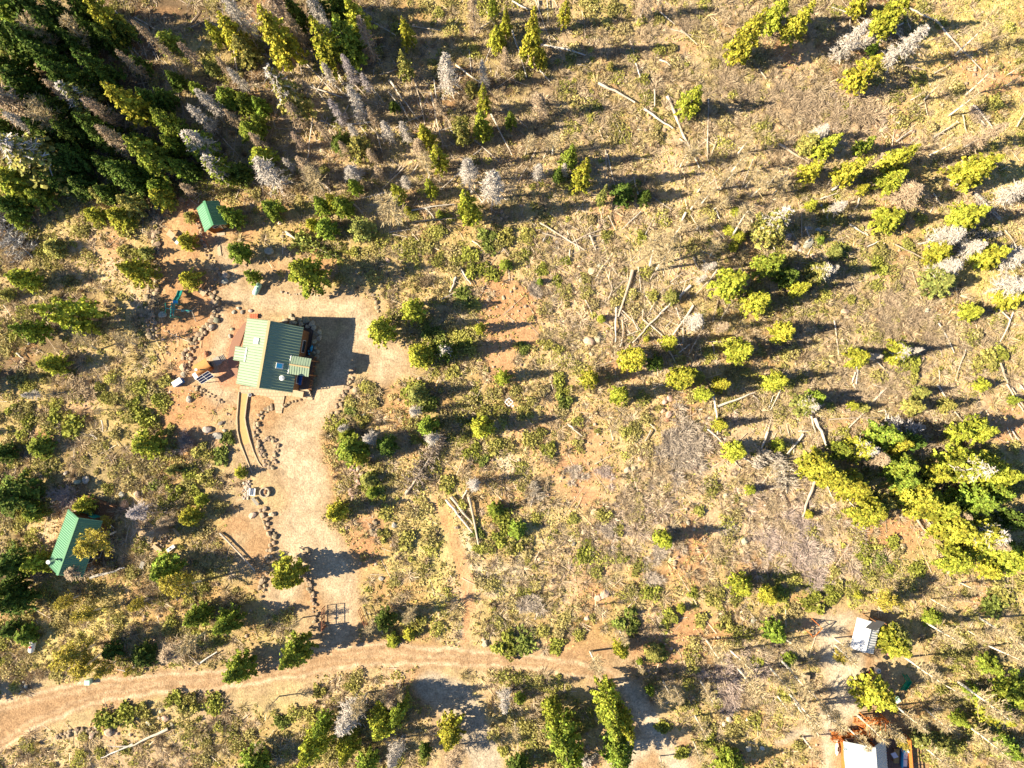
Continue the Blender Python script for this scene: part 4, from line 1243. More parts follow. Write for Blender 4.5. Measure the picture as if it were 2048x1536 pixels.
t = tag(empty('toy_car', W(1738, 1345, 0), .8), 'small bright red ride-on toy beside the white barrel', 'toy car')
MB().box((0, 0, .28), (.8, .4, .25)).build('body', M['red'], t, .06); MB().box((-.1, 0, .47), (.3, .32, .16)).build('seat', M['black'], t, .04)
for x in (-.27, .27):
    for y in (-.24, .24): MB().tube([(x, y - .05, .14), (x, y + .05, .14)], .14, 12).build('wheel', M['black'], t)
t = tag(empty('toy_truck', W(1772, 1311, 0), 1.1), 'small dark toy truck with pink hood below the white-roofed shed', 'toy truck')
MB().box((0, 0, .3), (1.0, .5, .25)).build('body', M['black'], t, .05); MB().box((.32, 0, .48), (.3, .45, .14)).build('hood', mat('pink plastic', (.6, .2, .22), .4, .1, 3), t, .03)
for x in (-.33, .33):
    for y in (-.28, .28): MB().tube([(x, y - .06, .16), (x, y + .06, .16)], .16, 12).build('wheel', M['black'], t)
A, B = W(1806, 1380, .2), W(1818, 1363, 1.3)
t = tag(empty('toddler_slide', (A.x, A.y, 0), math.atan2(B.y - A.y, B.x - A.x)), 'green plastic slide in shade right of the broad spruce', 'slide'); L = (Vector((B.x - A.x, B.y - A.y, 0))).length
m_ = MB(); m_.slab([(0, -.32, .15), (L, -.32, 1.2), (L, .32, 1.2), (0, .32, .15)], .05)
for y in (-.34, .34): m_.bar((0, y, .28), (L, y, 1.33), .08, .2)
m_.build('chute', M['green'], t); m_ = MB()
for y in (-.3, .3): m_.bar((L, y, 1.3), (L + .55, y, 0), .1)
for k in range(4): m_.bar((L + .1 + .12 * k, -.3, 1.1 - .28 * k), (L + .1 + .12 * k, .3, 1.1 - .28 * k), .07)
m_.build('ladder', M['green'], t)
chest('tool_chest', [(1788, 1398), (1796, 1393), (1803, 1402), (1795, 1408)], .9, M['greywood'], M['tealw'], 'pale blue-grey chest right of the broad spruce above the deck house', 'chest')
chest('utility_box', [(168, 1361), (179, 1361), (179, 1371), (168, 1371)], .8, M['tealw'], M['tealw'], 'pale aqua utility box at the upper side of the dirt road', 'utility box')
t = tag(empty('sign_board', W(166, 1362, 0), .7), 'small white board beside the pale aqua utility box', 'board')
MB().box((0, 0, .6), (.5, .04, .35)).build('board', M['white'], t); MB().box((0, 0, .25), (.05, .05, .7)).build('post', M['greywood'], t)

# ------------------------------------------------------------------ stone walls
def wall_of(label, pts, rows=2, s0=.3, hue=(.36, .28, .20), step=.5):
    P = [W(x, y, 0) for x, y in pts]
    o = tag(empty('stone_wall', (P[0].x, P[0].y, 0)), label, 'stone wall')
    k = 0
    for a_, b_ in zip(P[:-1], P[1:]):
        d = b_ - a_; n = max(1, int(d.length / step)); s_ = Vector((-d.y, d.x, 0)).normalized()
        for i in range(n):
            for j in range(rows):
                if k >= 98: break
                p = a_ + d * ((i + .5 * (j % 2) + rnd.uniform(0, .5)) / n) + s_ * ((j - (rows - 1) / 2) * s0 * 1.55 + rnd.gauss(0, .08))
                q = obj('stone', RK[rnd.randrange(7)], None, o); r_ = s0 * rnd.uniform(.58, 1.3)
                q.scale = (r_ * rnd.uniform(.9, 1.35), r_, r_ * rnd.uniform(.8, 1.3)); q.rotation_euler = (rnd.uniform(-.3, .3), rnd.uniform(-.3, .3), rnd.uniform(0, 6.28))
                q.location = (p.x - P[0].x, p.y - P[0].y, TZ(p.x, p.y) + r_ * rnd.uniform(.25, .75))
                g = rnd.uniform(.75, 1.2); q.color = (hue[0] * g, hue[1] * g * rnd.uniform(.95, 1.05), hue[2] * g, 1); k += 1
    return o
wall_of('long straight stone wall running down the left side of the upper yard', [(314, 412), (312, 470), (315, 520), (316, 562), (312, 582)], 2, .36, step=.62)
wall_of('loose stone wall left of the teal playset', [(308, 575), (302, 600), (300, 630), (306, 655), (308, 680)], 3, .32)
wall_of('narrow stone wall below left of the small green-roofed shed', [(396, 430), (403, 470), (412, 500), (424, 520), (436, 540), (448, 556)], 2, .24)
wall_of('curved stone wall between the teal playset and the driveway', [(416, 576), (430, 590), (433, 610), (432, 634), (422, 650), (408, 662), (396, 675)], 2, .36, step=.58)
wall_of('stone wall above the golden cedar hut', [(392, 672), (384, 690), (378, 710), (372, 728), (368, 745)], 3, .32, step=.55)
wall_of('curved boulder wall hugging the shaded right side of the large house', [(572, 638), (600, 644), (615, 647), (630, 653), (637, 668), (634, 690), (632, 705), (630, 718)], 2, .36, (.42, .37, .27), step=.6)
wall_of('thin line of stones above the driveway beside the parking area', [(746, 588), (750, 606), (756, 622), (764, 640), (770, 655)], 1, .26)
wall_of('short stone wall between the two round spruces right of the house', [(790, 676), (805, 682), (820, 692), (832, 700)], 2, .22)
wall_of('broken stone row right of the lower house corner', [(712, 738), (702, 756), (696, 775), (684, 792), (678, 808)], 2, .28)
wall_of('tumbled stone row on the right shoulder of the driveway', [(678, 808), (670, 826), (664, 842), (668, 858)], 3, .24)
wall_of('curved stone wall right of the timber-edged path', [(548, 812), (535, 818), (522, 830), (514, 846), (512, 862), (516, 884), (524, 905), (532, 925), (544, 936)], 2, .26, step=.5)
wall_of('small looped stone bed right of the curved path wall', [(530, 878), (545, 878), (554, 886), (553, 904), (546, 920), (552, 930), (545, 938)], 2, .22, step=.45)
wall_of('low row of stones below the paved entrance of the large house', [(566, 814), (578, 806), (592, 802), (608, 797), (620, 792), (626, 782)], 1, .26)
wall_of('pinkish stone pile on the right verge of the driveway', [(704, 934), (716, 944), (716, 962), (706, 978), (708, 994), (716, 1004)], 3, .26, (.50, .36, .30))
wall_of('short boulder row in the grass right of the lower driveway', [(742, 1044), (750, 1056), (752, 1072)], 3, .3)
wall_of('heap of pale stones left of the round fire pit', [(492, 962), (498, 972), (490, 990), (496, 998)], 4, .17, (.5, .42, .36), .3)
wall_of('boulder wall on the left of the driveway below the fire pit', [(520, 1012), (532, 1024), (530, 1040), (540, 1062), (548, 1078), (540, 1100), (534, 1124), (530, 1150), (524, 1180), (518, 1196)], 2, .34, step=.62)
wall_of('stone edge right of the lower round spruce', [(614, 1098), (618, 1112), (613, 1130), (616, 1150), (620, 1172), (626, 1196), (630, 1222), (634, 1250)], 2, .25, step=.5)
wall_of('row of small stones edging the gravel below the upper round spruce', [(562, 586), (580, 589), (600, 588), (622, 590), (646, 590)], 1, .15, (.5, .42, .34), .4)
wall_of('stone line on the right of the gravel court below the small shed', [(474, 462), (480, 480), (488, 500), (492, 520), (496, 545)], 1, .22)
wall_of('curved low wall beside the fallen green spruce', [(567, 464), (566, 480), (572, 492), (582, 508), (586, 522)], 1, .3)
wall_of('stone row below the solar array', [(390, 770), (402, 782), (416, 788), (432, 796), (446, 806)], 2, .2)
wall_of('ragged stone bank along the lower verge of the dirt road', [(112, 1474), (126, 1470), (142, 1464), (160, 1460), (176, 1462), (192, 1460), (198, 1450)], 2, .3)
wall_of('grey rubble heap at the left end of the dirt road', [(34, 1386), (44, 1376), (56, 1368)], 3, .26, (.42, .40, .36))

# ------------------------------------------------------------------ single boulders
ROCKS = [(415, 858, 17, 'g'), (436, 871, 17, 'g'), (449, 861, 8, 'g'), (378, 799, 15, 'g'), (441, 846, 11, 'd'), (275, 989, 16, 't'), (243, 989, 14, 'g'), (172, 960, 17, 'g'), (155, 964, 14, 'g'), (132, 946, 10, 'g'), (54, 1022, 12, 't'),
         (1255, 940, 14, 't'), (1267, 936, 11, 't'), (1280, 918, 10, 't'), (1340, 796, 14, 'p'), (1330, 803, 12, 'p'), (1338, 830, 15, 'p'), (1326, 822, 11, 't'), (1334, 838, 12, 'r'), (1390, 937, 16, 'p'), (1452, 989, 11, 't'), (1489, 1081, 16, 'g'), (1509, 1075, 8, 'd'),
         (1187, 1023, 14, 't'), (1147, 1088, 9, 'd'), (1167, 1064, 11, 't'), (1157, 1118, 13, 't'), (1138, 1133, 11, 'p'), (1376, 1045, 10, 'g'), (1505, 1047, 8, 't'), (1510, 1060, 9, 't'), (1184, 543, 20, 't'), (1199, 531, 12, 'g'), (1199, 452, 13, 't'), (1114, 484, 8, 'd'), (1114, 494, 8, 'd'),
         (1178, 682, 22, 't'), (1194, 678, 16, 't'), (1162, 560, 11, 't'), (1236, 612, 9, 'g'), (1182, 708, 9, 't'), (1330, 434, 14, 't'), (1208, 1190, 22, 'p'), (1196, 1196, 16, 'p'), (1175, 1236, 13, 'p'), (1168, 1210, 8, 'r'), (970, 1288, 15, 't'), (966, 1279, 7, 't'),
         (219, 1462, 20, 't'), (184, 1470, 14, 't'), (194, 1452, 12, 't'), (240, 1431, 9, 'g'), (330, 1437, 15, 'p'), (322, 1422, 10, 't'), (344, 1449, 10, 't'), (297, 1446, 11, 'g'), (318, 1436, 8, 't'), (1592, 492, 17, 'g'), (1617, 487, 22, 'g'), (1577, 474, 16, 'g'), (1600, 500, 11, 'p'), (1627, 513, 12, 't'), (1636, 461, 12, 'b'), (1618, 457, 12, 'b'),
         (1690, 622, 14, 't'), (1690, 614, 8, 'd'), (1854, 621, 12, 'w'), (1567, 271, 9, 'd'), (1494, 1440, 9, 'w'), (1459, 1440, 13, 'w'), (1448, 1449, 10, 'w'), (1497, 1498, 12, 'w'), (1525, 1497, 9, 'w'), (1435, 1203, 12, 't'), (1487, 1236, 13, 't'), (1507, 1242, 12, 'g'), (1484, 1225, 8, 'w'), (1925, 1332, 15, 'p'), (2008, 1170, 15, 't'), (1990, 1160, 14, 't'), (1960, 1126, 12, 't'), (1805, 1092, 12, 't'), (1593, 946, 9, 't'),
         (500, 622, 9, 'g'), (505, 1031, 14, 'p'), (545, 1028, 14, 't'), (453, 550, 18, 't'), (450, 562, 14, 'g'), (538, 502, 18, 'g'), (560, 444, 11, 't'), (466, 624, 9, 'g'), (476, 616, 9, 'g'), (484, 624, 9, 'd'), (459, 672, 8, 'g'), (463, 658, 8, 'g'), (366, 735, 17, 't'), (366, 749, 12, 'g'), (410, 708, 13, 'r'), (325, 630, 16, 'g'), (432, 640, 15, 'd'), (422, 655, 14, 'g'), (728, 830, 9, 'g'), (706, 803, 11, 'g'), (710, 780, 12, 't'), (744, 912, 9, 't'), (789, 1050, 12, 'g'), (762, 1157, 10, 'g'), (775, 520, 10, 't'), (1007, 595, 8, 't'), (1350, 1126, 10, 't'), (1340, 1118, 9, 't'), (1356, 1115, 8, 't'), (860, 866, 0, 't')]
RC = dict(g=((.40, .38, .33), 'grey'), t=((.52, .41, .30), 'tan'), d=((.24, .22, .19), 'dark'), p=((.55, .40, .33), 'pinkish'), r=((.45, .24, .16), 'reddish'), b=((.34, .38, .38), 'blue-grey'), w=((.66, .60, .52), 'pale'))
for px, py, d, k in ROCKS:
    if not d: continue
    P = W(px, py, .2); r_ = d / 28.0
    o = obj('boulder', RK[rnd.randrange(7)]); o.location = (P.x, P.y, TZ(P.x, P.y) + r_ * .35); o.rotation_euler = (0, 0, rnd.uniform(0, 6.28))
    o.scale = (r_ * rnd.uniform(1, 1.25), r_ * rnd.uniform(.8, 1), r_ * rnd.uniform(.8, 1.1)); o.color = (*[c * rnd.uniform(.92, 1.08) for c in RC[k][0]], 1)
    sz = 'small ' if d < 10 else ('large ' if d > 15 else '')
    placed(o, sz + RC[k][1] + ' boulder', 'boulder', px, py, 'boulders lying on the slope')
# ------------------------------------------------------------------ trees
def radial(px, py):
    dx, dy = px - 1024, py - 800
    r = math.hypot(dx, dy) + 1e-6
    return dx / r, dy / r, r
TONES = dict(y=((.34, .35, .05), 'bright yellow-green'), g=((.22, .28, .045), 'green'), d=((.10, .15, .03), 'dark green'), o=((.29, .29, .09), 'olive'))  # d also puts the shade around some trees into their colour
def spruce(cx, cy, w, h, tone='y', top=0):
    ux, uy, r = radial(cx, cy)
    if h >= 4: h *= 1.45 if r < 400 else (1.45 - .5 * (r - 400) / 300 if r < 700 else (.95 - .09 * min(1, (r - 700) / 200)))
    lean = r * h / (H - h)
    off = max(.3 * lean, (lean - w / 2) / 2 + .06 * lean)
    bx, by = cx - ux * off, cy - uy * off
    B = W(bx, by, 0); B.z = TZ(B.x, B.y)
    o = empty('spruce', B, rnd.uniform(0, 6.28))
    R = w / 28.0 * (1.2 if cy < 400 and cx < 760 else (1.04 if r < 900 else 1.05)) * rnd.uniform(.92, 1.08)
    i = 8 if tone == 'o' and rnd.random() < .5 else (7 if rnd.random() < .25 else rnd.randrange(7))
    c = obj('crown', SP[i], None, o); c.scale = (R / 1.8, R / 1.8, h / 8.0)
    T = TONES[tone]; g = rnd.uniform(.86, 1.14)
    c.color = (T[0][0] * g * rnd.uniform(.9, 1.1), T[0][1] * g, T[0][2] * g, 1)
    t = obj('trunk', ST[rnd.randrange(3)], None, o); t.scale = (max(.6, h / 9), max(.6, h / 9), h / 8.0); t.color = (.30, .23, .17, 1)
    if top:
        q = obj('dead_branches', DC[3], None, o); q.scale = (R / 1.0, R / 1.0, h / 8.0 * 1.02); q.color = (.60, .55, .52, 1)
    hh = 'tall' if h > 9.5 else ('small' if h < 5 else '')
    ww = 'slender' if w < 26 and h > 5 else ('broad' if w > 48 else '')
    desc = ' '.join(k for k in (hh, ww, T[1], 'spruce') if k) + (' with dead grey twigs' if top else '')
    placed(o, desc, 'tree', cx, cy, 'living spruces on the slope')
S_ = """25 25 60 13 g;205 25 45 14 y;20 75 50 14 d;62 85 50 14 d;130 158 50 14 d;163 200 45 12 o 1;190 135 40 13 d;252 203 46 15 y;335 245 40 11 g;295 305 46 15 g;335 87 40 5 g;430 65 22 8 y;465 62 36 12 y;490 102 40 9 o;455 195 34 6 g;492 205 32 6 g;502 265 36 6 g;400 292 44 10 g 1;435 338 38 10 g 1;65 312 80 15 o 1;45 168 50 11 d;30 365 60 10 y;165 370 40 6 d;250 345 48 10 d;205 275 44 10 d;118 222 46 11 d;185 252 40 11 d;90 262 44 11 d;320 378 36 6 g;100 120 44 13 d;10 130 40 12 d;150 85 30 11 d;60 200 36 9 d;140 265 38 10 d;10 260 44 10 d;215 330 36 8 d;130 330 40 8 d;330 312 34 7 d;10 10 50 13 g;95 50 40 11 d;300 345 30 6 d;215 75 34 9 d;245 60 30 8 d;300 200 30 9 d;330 195 26 7 d;350 160 26 6 d;375 270 30 8 d;180 60 30 9 d;280 130 26 6 d;270 365 34 7 d;210 385 30 6 d;150 310 40 9 d;110 360 36 8 d;80 395 34 7 g;395 180 24 5 g;360 335 30 7 g;485 345 34 5 d;420 135 24 5 o;160 15 36 11 d;120 25 36 11 d;60 20 46 13 d;10 75 46 13 d;5 200 44 12 d;290 285 30 8 d;385 340 26 6 d;345 290 28 8 g
552 65 50 17 y;648 85 52 16 y;690 78 50 15 g;707 30 34 12 y;570 182 50 16 o 1;812 65 30 9 y;810 130 28 9 o;968 196 25 9 y;963 252 34 8 y;923 265 34 8 o;850 275 34 7 y;878 318 32 8 y;862 378 25 6 y;795 388 28 6 y;722 298 40 5 o;528 318 40 6 y;1012 42 22 9 y;993 78 32 7 y;985 6 20 8 g;675 8 40 10 d;632 15 36 10 d;520 212 28 6 g;518 248 24 6 g;942 176 20 3 o;1020 242 24 5 g;590 25 34 11 d;788 215 22 3 d;680 288 30 3 d
1066 65 38 16 y;1083 117 22 6 y;1131 24 25 9 y;1500 68 52 16 y;1383 204 40 10 y;1140 315 32 7 g;1165 350 38 10 y;1205 390 20 7 o;1220 134 16 2.5 o;1115 352 22 4 d;1245 390 38 5 d;1287 395 24 4 d
1555 25 42 11 y;1600 42 42 12 y;1722 3 30 8 y;1788 26 46 13 y;1727 144 46 12 y;1616 290 36 6 o;1655 292 34 10 y;1728 290 28 7 g;1705 340 38 12 y;1803 313 38 11 y;1783 360 38 9 y;1622 343 36 8 y;1955 338 58 12 y;1725 378 20 4 y;1745 98 20 3 g
460 430 34 8 g;482 506 38 6 g;375 485 32 4 y;382 560 36 5 y;507 553 26 5 g;272 543 46 10 y;130 627 64 17 y;60 660 40 10 g;48 560 44 8 y;105 730 38 7 y;240 435 40 6 y;190 430 32 5 y;22 412 44 9 d;265 408 40 8 o;322 396 34 6 y;295 505 26 3 o;110 495 36 4 o;382 434 22 2.5 o;200 388 30 5 o;35 440 30 5 g;15 590 24 3 o
545 420 36 6 g;645 410 30 6 g;667 405 26 6 y;687 415 34 6 g;625 450 22 4 y;655 460 36 5 g;722 462 42 4 o;618 550 62 9 y;830 620 42 6 y;766 660 46 7 y;840 713 44 6 y;893 703 30 6 d 1;960 657 22 4 y;935 415 46 10 y;1005 755 26 4 y;1010 530 24 2 g;860 385 18 3 g;815 420 16 2 y;880 430 16 2 y;710 375 24 5 g
1542 448 60 11 o 1;1460 568 54 9 y;1513 605 44 6 y;1266 718 44 8 y;1311 726 30 4 d;1337 685 28 5 y;1475 704 46 7 y;1178 758 34 5 y;1362 757 44 7 y;1442 768 28 5 y;1345 595 26 3 o;1080 563 14 2 g;1203 637 16 2 y;1538 530 46 9 g;1460 462 18 2 y;1478 474 24 3 y;1472 424 18 2 y;1468 495 18 2 y;1292 678 12 2 y
1776 440 48 8 y;1940 432 46 10 y;1873 504 46 6 y;1980 512 50 9 y;1636 545 40 7 o 1;1600 577 30 6 y;1563 665 38 6 y;1943 625 36 5 y;1878 566 58 6 o;1712 715 40 6 y;1795 705 44 5 y 1;1550 762 36 6 y;1622 410 20 4 y;2015 600 44 6 y;1640 480 16 2 g;1670 504 26 3 o;1575 555 34 6 d;1965 770 24 3 y
300 890 56 7 y;82 895 40 4 g;30 990 78 9 d;68 1025 34 4 g;75 1126 42 7 y;22 1132 52 9 d;335 1140 52 8 g;382 1033 36 5 y;170 1010 34 5 y;482 945 24 2.5 y;405 1000 22 3 y;10 905 36 5 d;345 940 20 3 o
578 1149 52 8 y;673 1022 31 5 y;706 895 56 5 g;835 788 42 4 o;856 852 34 5 g;962 855 40 6 y;990 1020 26 3 g;775 890 34 4 d;722 915 30 4 y;735 960 28 3 o;745 985 24 3 g;692 870 26 3 g
1237 790 33 6 y;1405 790 30 5 y;1440 850 24 4 y;1470 902 34 5 y;1500 980 18 3 y;1327 1078 30 5 y;1035 1060 34 3 g;1378 745 24 5 y
1608 810 42 6 o 1;1630 795 28 5 g;1705 810 18 3 y;1728 815 18 3 o;1825 815 34 6 o;1842 785 24 5 o;1893 810 26 5 o;1768 872 50 9 g;1792 885 42 8 y;1822 885 36 7 d;1718 896 50 8 y 1;1680 900 36 6 g;1630 930 52 9 y;1662 955 50 9 y;1700 972 58 9 y;1735 1020 60 8 y;1800 930 48 8 g;1805 958 44 7 g;1930 935 66 12 y 1;1968 930 50 10 y;2005 948 50 9 y;1838 1000 62 9 y;1880 1012 54 8 y;1950 1000 60 9 g;1992 985 42 8 g;1905 1055 66 10 y;1960 1062 64 11 y 1;1985 1095 60 10 y;2025 1115 60 9 y;1910 1118 52 8 y;1915 866 38 6 y;1957 860 50 8 y;1555 890 22 3 y;1617 1028 18 2 y;2035 1040 40 10 d;1770 1005 30 5 o;1870 950 36 7 y;1850 968 24 4 g;1980 1140 34 6 y;2030 800 18 3 g
395 1230 46 7 g;455 1245 48 8 g;478 1335 50 9 g;28 1200 52 9 d;8 1180 40 9 d;55 1268 38 4 g;508 1528 50 9 g;225 1300 36 4 d;290 1310 40 4 d;20 1260 30 4 d
588 1305 46 11 g;625 1490 54 12 y;645 1448 34 9 g;765 1440 54 10 y;797 1420 38 9 g;900 1465 46 9 y;695 1500 38 9 y;737 1525 42 7 g;770 1238 36 5 d;788 1280 24 2 y;525 1525 24 5 g;820 1268 24 2 y;850 1500 24 4 d
1105 1425 38 9 y;1128 1480 58 12 g;1145 1515 46 9 g;1218 1400 44 12 y;1222 1440 44 12 g;1252 1450 36 12 y;1237 1505 50 10 g;1240 1297 28 5 y;1480 1170 38 6 y;1535 1190 34 5 y;1035 1530 40 6 d;1458 1532 46 7 g;1362 1218 16 2 y;1310 1305 34 3 o;1038 1395 22 3 g;1300 1382 16 3 g;1280 1322 12 2 g;1182 1428 14 2 o
1550 1265 38 6 g;1785 1288 50 9 y;1795 1270 34 7 o;1750 1385 66 11 y;1580 1320 26 3 g;1980 1330 36 6 g;2030 1385 60 8 g;1992 1425 50 8 y;1862 1236 34 4 g;1945 1385 28 4 g;1715 1190 16 2 y;1920 1440 26 5 g;1890 1490 40 5 o;1845 1480 36 5 o;2020 1500 40 6 g;1960 1470 36 5 o"""
n_s = 0
for row in S_.replace('\n', ';').split(';'):
    q = row.split()
    if len(q) < 4: continue
    spruce(float(q[0]), float(q[1]), float(q[2]), float(q[3]), q[4] if len(q) > 4 else 'y', len(q) > 5)
    n_s += 1
print('spruces', n_s)
for k, (x, y) in enumerate([(-92, 20), (-88, 32), (-86, 44), (-90, 52), (-86, 8), (-84, -6), (-87, -14), (-82, -25), (-84, -34), (-80, -42), (-88, 60), (-79, 2)]):  # unseen spruces, added so that their shadows fall into view
    o = empty('spruce', (x, y, TZ(x, y)), k); c = obj('crown', SP[k % 7], None, o); c.scale = (1.1, 1.1, 1.2); c.color = (.28, .36, .05, 1)
    t = obj('trunk', ST[k % 3], None, o); t.scale = (1, 1, 1.2); t.color = (.3, .23, .17, 1)
    tag(o, 'unseen green spruce past the left edge, added for its shadow', 'tree', 'unseen spruces added past the left edge')

def dead(cx, cy, w, h, tone='g', k=None):
    ux, uy, r = radial(cx, cy)
    lean = r * h / (H - h)
    off = max(.2 * lean, (lean - w / 2) / 2 + .05 * lean)
    B = W(cx - ux * off, cy - uy * off, 0); B.z = TZ(B.x, B.y)
    o = empty('dead_spruce', B, rnd.uniform(0, 6.28)); o.rotation_euler[0] = rnd.gauss(0, .03)
    c = obj('branches', DC[rnd.randrange(3) if k is None else k], None, o); R = w / 28.0; c.scale = (R / 1.2, R / 1.2, h / 8)
    C = dict(g=((.60, .55, .51), 'pale grey'), t=((.50, .39, .28), 'tan'), b=((.44, .34, .27), 'brownish'), p=((.50, .45, .47), 'lilac grey'))[tone]
    c.color = (*C[0], 1)
    t = obj('trunk', DT[rnd.randrange(3)], None, o); t.scale = (h / 8, h / 8, h / 8); t.color = (.45, .42, .40, 1)
    if h <= 3.5:
        c.data = TH[rnd.randrange(4)]; R = w / 28.0; c.scale = (R / 1.1, R / 1.1, max(.5, h / 3)); g = rnd.uniform(.9, 1.1)
        q = dict(g=(.55, .47, .40), p=(.53, .43, .39), t=(.52, .41, .28), b=(.46, .36, .26))[tone]; c.color = (q[0] * g, q[1] * g, q[2] * g, 1)
        bpy.data.objects.remove(t); c.name = 'twigs'
    if h > 3.5: placed(o, '%s%s dead spruce thick with twigs' % ('tall ' if h > 9 else '', C[1]), 'dead tree', cx, cy, 'dead spruces still standing')
    else: o.name = 'bare_thicket'; placed(o, '%s bare thicket of twigs' % C[1], 'shrub', cx, cy)
D_ = """892 150 44 11 g;350 120 24 9 t;300 70 24 10 t;265 130 24 9 t;385 110 26 8 b;455 140 24 8 t;480 160 24 8 g;520 290 28 7 t;470 240 24 7 t;380 380 24 5 t;650 265 22 7 t;600 285 24 6 b;745 315 24 5 t;690 300 20 6 t;760 350 22 5 t;655 150 22 7 g;730 165 20 7 p;745 235 20 7 t;660 60 28 10 g;590 60 26 10 t;880 215 22 6 t;1010 120 22 7 t;205 225 34 10 b;140 190 34 11 t;60 255 34 11 g;968 152 22 8 g;1081 217 38 8 t;938 350 42 10 g;985 380 52 12 g;700 142 26 9 p;620 190 38 9 t;672 222 24 10 p;714 210 34 11 g;710 268 24 7 g;775 265 28 7 g;812 266 26 7 g;842 302 36 6 t;812 368 22 5 g;710 353 42 5 g;617 345 36 9 t;540 352 52 10 g;637 28 36 11 g;947 20 30 10 t;732 78 32 12 b;560 18 46 12 b;590 232 32 8 t;578 330 18 5 g
422 205 32 9 g;405 238 32 9 g;405 288 40 10 g;232 285 38 11 t;25 215 80 14 t;475 30 40 13 g;90 55 34 9 t;10 292 40 12 g;330 335 24 6 b;440 345 26 8 g;1289 8 36 8 t;1074 345 24 7 g;1130 340 18 6 g;1698 85 38 10 g;1812 92 44 11 g;1636 270 36 6 g;1968 272 42 9 t;1805 396 60 7 t;1673 415 26 5 g;1655 543 26 7 g;1890 478 48 7 g;1885 536 48 6 g;2025 515 50 8 g;2020 572 52 8 g;1938 498 40 6 g;1384 645 38 6 g;2030 385 44 8 g
945 970 28 5 g;867 875 32 6 g;745 875 28 6 g;832 822 24 6 g;690 855 18 5 g;942 918 14 3 g;790 1505 34 9 g;700 1430 54 9 g;910 1512 42 8 t;1010 1400 30 8 g;1400 560 16 5 g;1440 655 26 6 t;1415 535 22 5 g;1745 918 42 6 t;1975 1085 34 8 t;1910 1030 30 6 t;1590 430 20 6 t
790 1390 44 5 t;850 560 26 3 t;1745 712 16 5 g;1820 703 18 6 g;280 1022 36 5 p;325 1060 30 4 t;335 1040 26 5 t;65 790 20 4 g;245 1010 20 3 p
160 768 56 3 t;125 1003 50 3 p;365 880 34 3 p;1365 850 56 3.4 g;1335 880 50 3 g;1395 880 44 3 g;1350 920 52 3 g;1385 905 50 3.2 g;1325 920 40 2.5 t;1072 582 34 2.4 g;1075 990 40 2.5 t;1056 1212 50 2.8 g;1210 1068 34 2.4 g;1265 1000 46 2.2 t;1270 1035 40 2.0 t;1325 1112 40 2.2 g;1150 950 30 1.6 g;1205 950 30 1.5 p;1475 1360 60 3 p;1455 1400 50 2.6 p;1500 1340 50 2.6 p;1500 1390 46 2.6 t;1440 1330 40 2.4 p;1610 1090 60 2.5 p;1640 1110 56 2.4 g;1570 1060 50 2.2 t;1600 1040 50 2.2 p;1545 1090 46 2 p;1625 1150 50 2 p;1650 1060 40 2 t;1555 1010 44 2 t;1450 1060 34 2 g;1430 1100 36 2 t;1240 1120 30 1.8 t;1310 1150 34 1.8 g;1725 245 62 2.6 b;1665 235 46 2.2 b;1590 200 56 2.4 b;1560 180 50 2.2 b;1620 215 50 2.2 b;1460 150 50 2 b;1500 200 50 2 b;1380 45 46 2 b;1300 60 40 2 t;1830 650 50 2.2 b;1790 610 50 2 b;1760 650 50 2 b;1870 690 56 2.2 b;1790 770 50 2 b;1720 790 56 2 b;345 1165 40 3 t;165 1135 50 5 t;350 1300 50 5 t;735 1000 20 1.5 t;705 850 24 2 t;500 730 0 0 t"""
for row in D_.replace('\n', ';').split(';'):
    q = row.split()
    if len(q) < 4 or float(q[2]) == 0: continue
    dead(*map(float, q[:4]), q[4])

def leaning(name, px, py, tx, ty, hfix=None):
    ux, uy, r = radial(px, py)
    r1 = r + (tx - px) * ux + (ty - py) * uy
    h = hfix or H * (1 - r / max(r1, r + 4))
    h = min(max(h, 2.5), 13)
    B = W(px, py, 0); T = W(tx, ty, h); B.z = TZ(B.x, B.y)
    d = T - B
    o = empty(name, B); o.rotation_mode = 'QUATERNION'
    o.rotation_quaternion = d.to_track_quat('Z', 'Y') @ Matrix.Rotation(rnd.uniform(0, 6.28), 3, 'Z').to_quaternion()
    return o, d.length
def aspen(px, py, tx, ty, leafy=0, hfix=None, tone='t'):
    o, L = leaning('aspen', px, py, tx, ty, hfix)
    t = obj('trunk', AT[rnd.randrange(4)], None, o); t.scale = (L / 9 * 1.0, L / 9 * 1.0, L / 9); t.color = (.82, .78, .72, 1) if tone != 'k' else (.46, .46, .42, 1)
    a, b = (AL if leafy else AC)[rnd.randrange(3)]
    f = leafy if leafy > 1 else 1
    c = obj('branches', a, None, o); c.scale = (L / 9 * f, L / 9 * f, L / 9); c.color = (.56, .46, .29, 1) if not leafy else (.42, .35, .17, 1)
    if b:
        q = obj('leaves', b, None, o); q.scale = c.scale; q.color = (.46, .39, .07, 1) if tone != 'o' else (.50, .44, .14, 1)
    placed(o, ('yellow-leafed' if leafy else ('leafless white-trunked' if tone != 'k' else 'leafless grey-trunked')) + ' aspen' + (', tall' if L > 10 else ''), 'aspen', (px + tx) / 2, (py + ty) / 2, 'aspens in leaf' if leafy else 'leafless aspens')
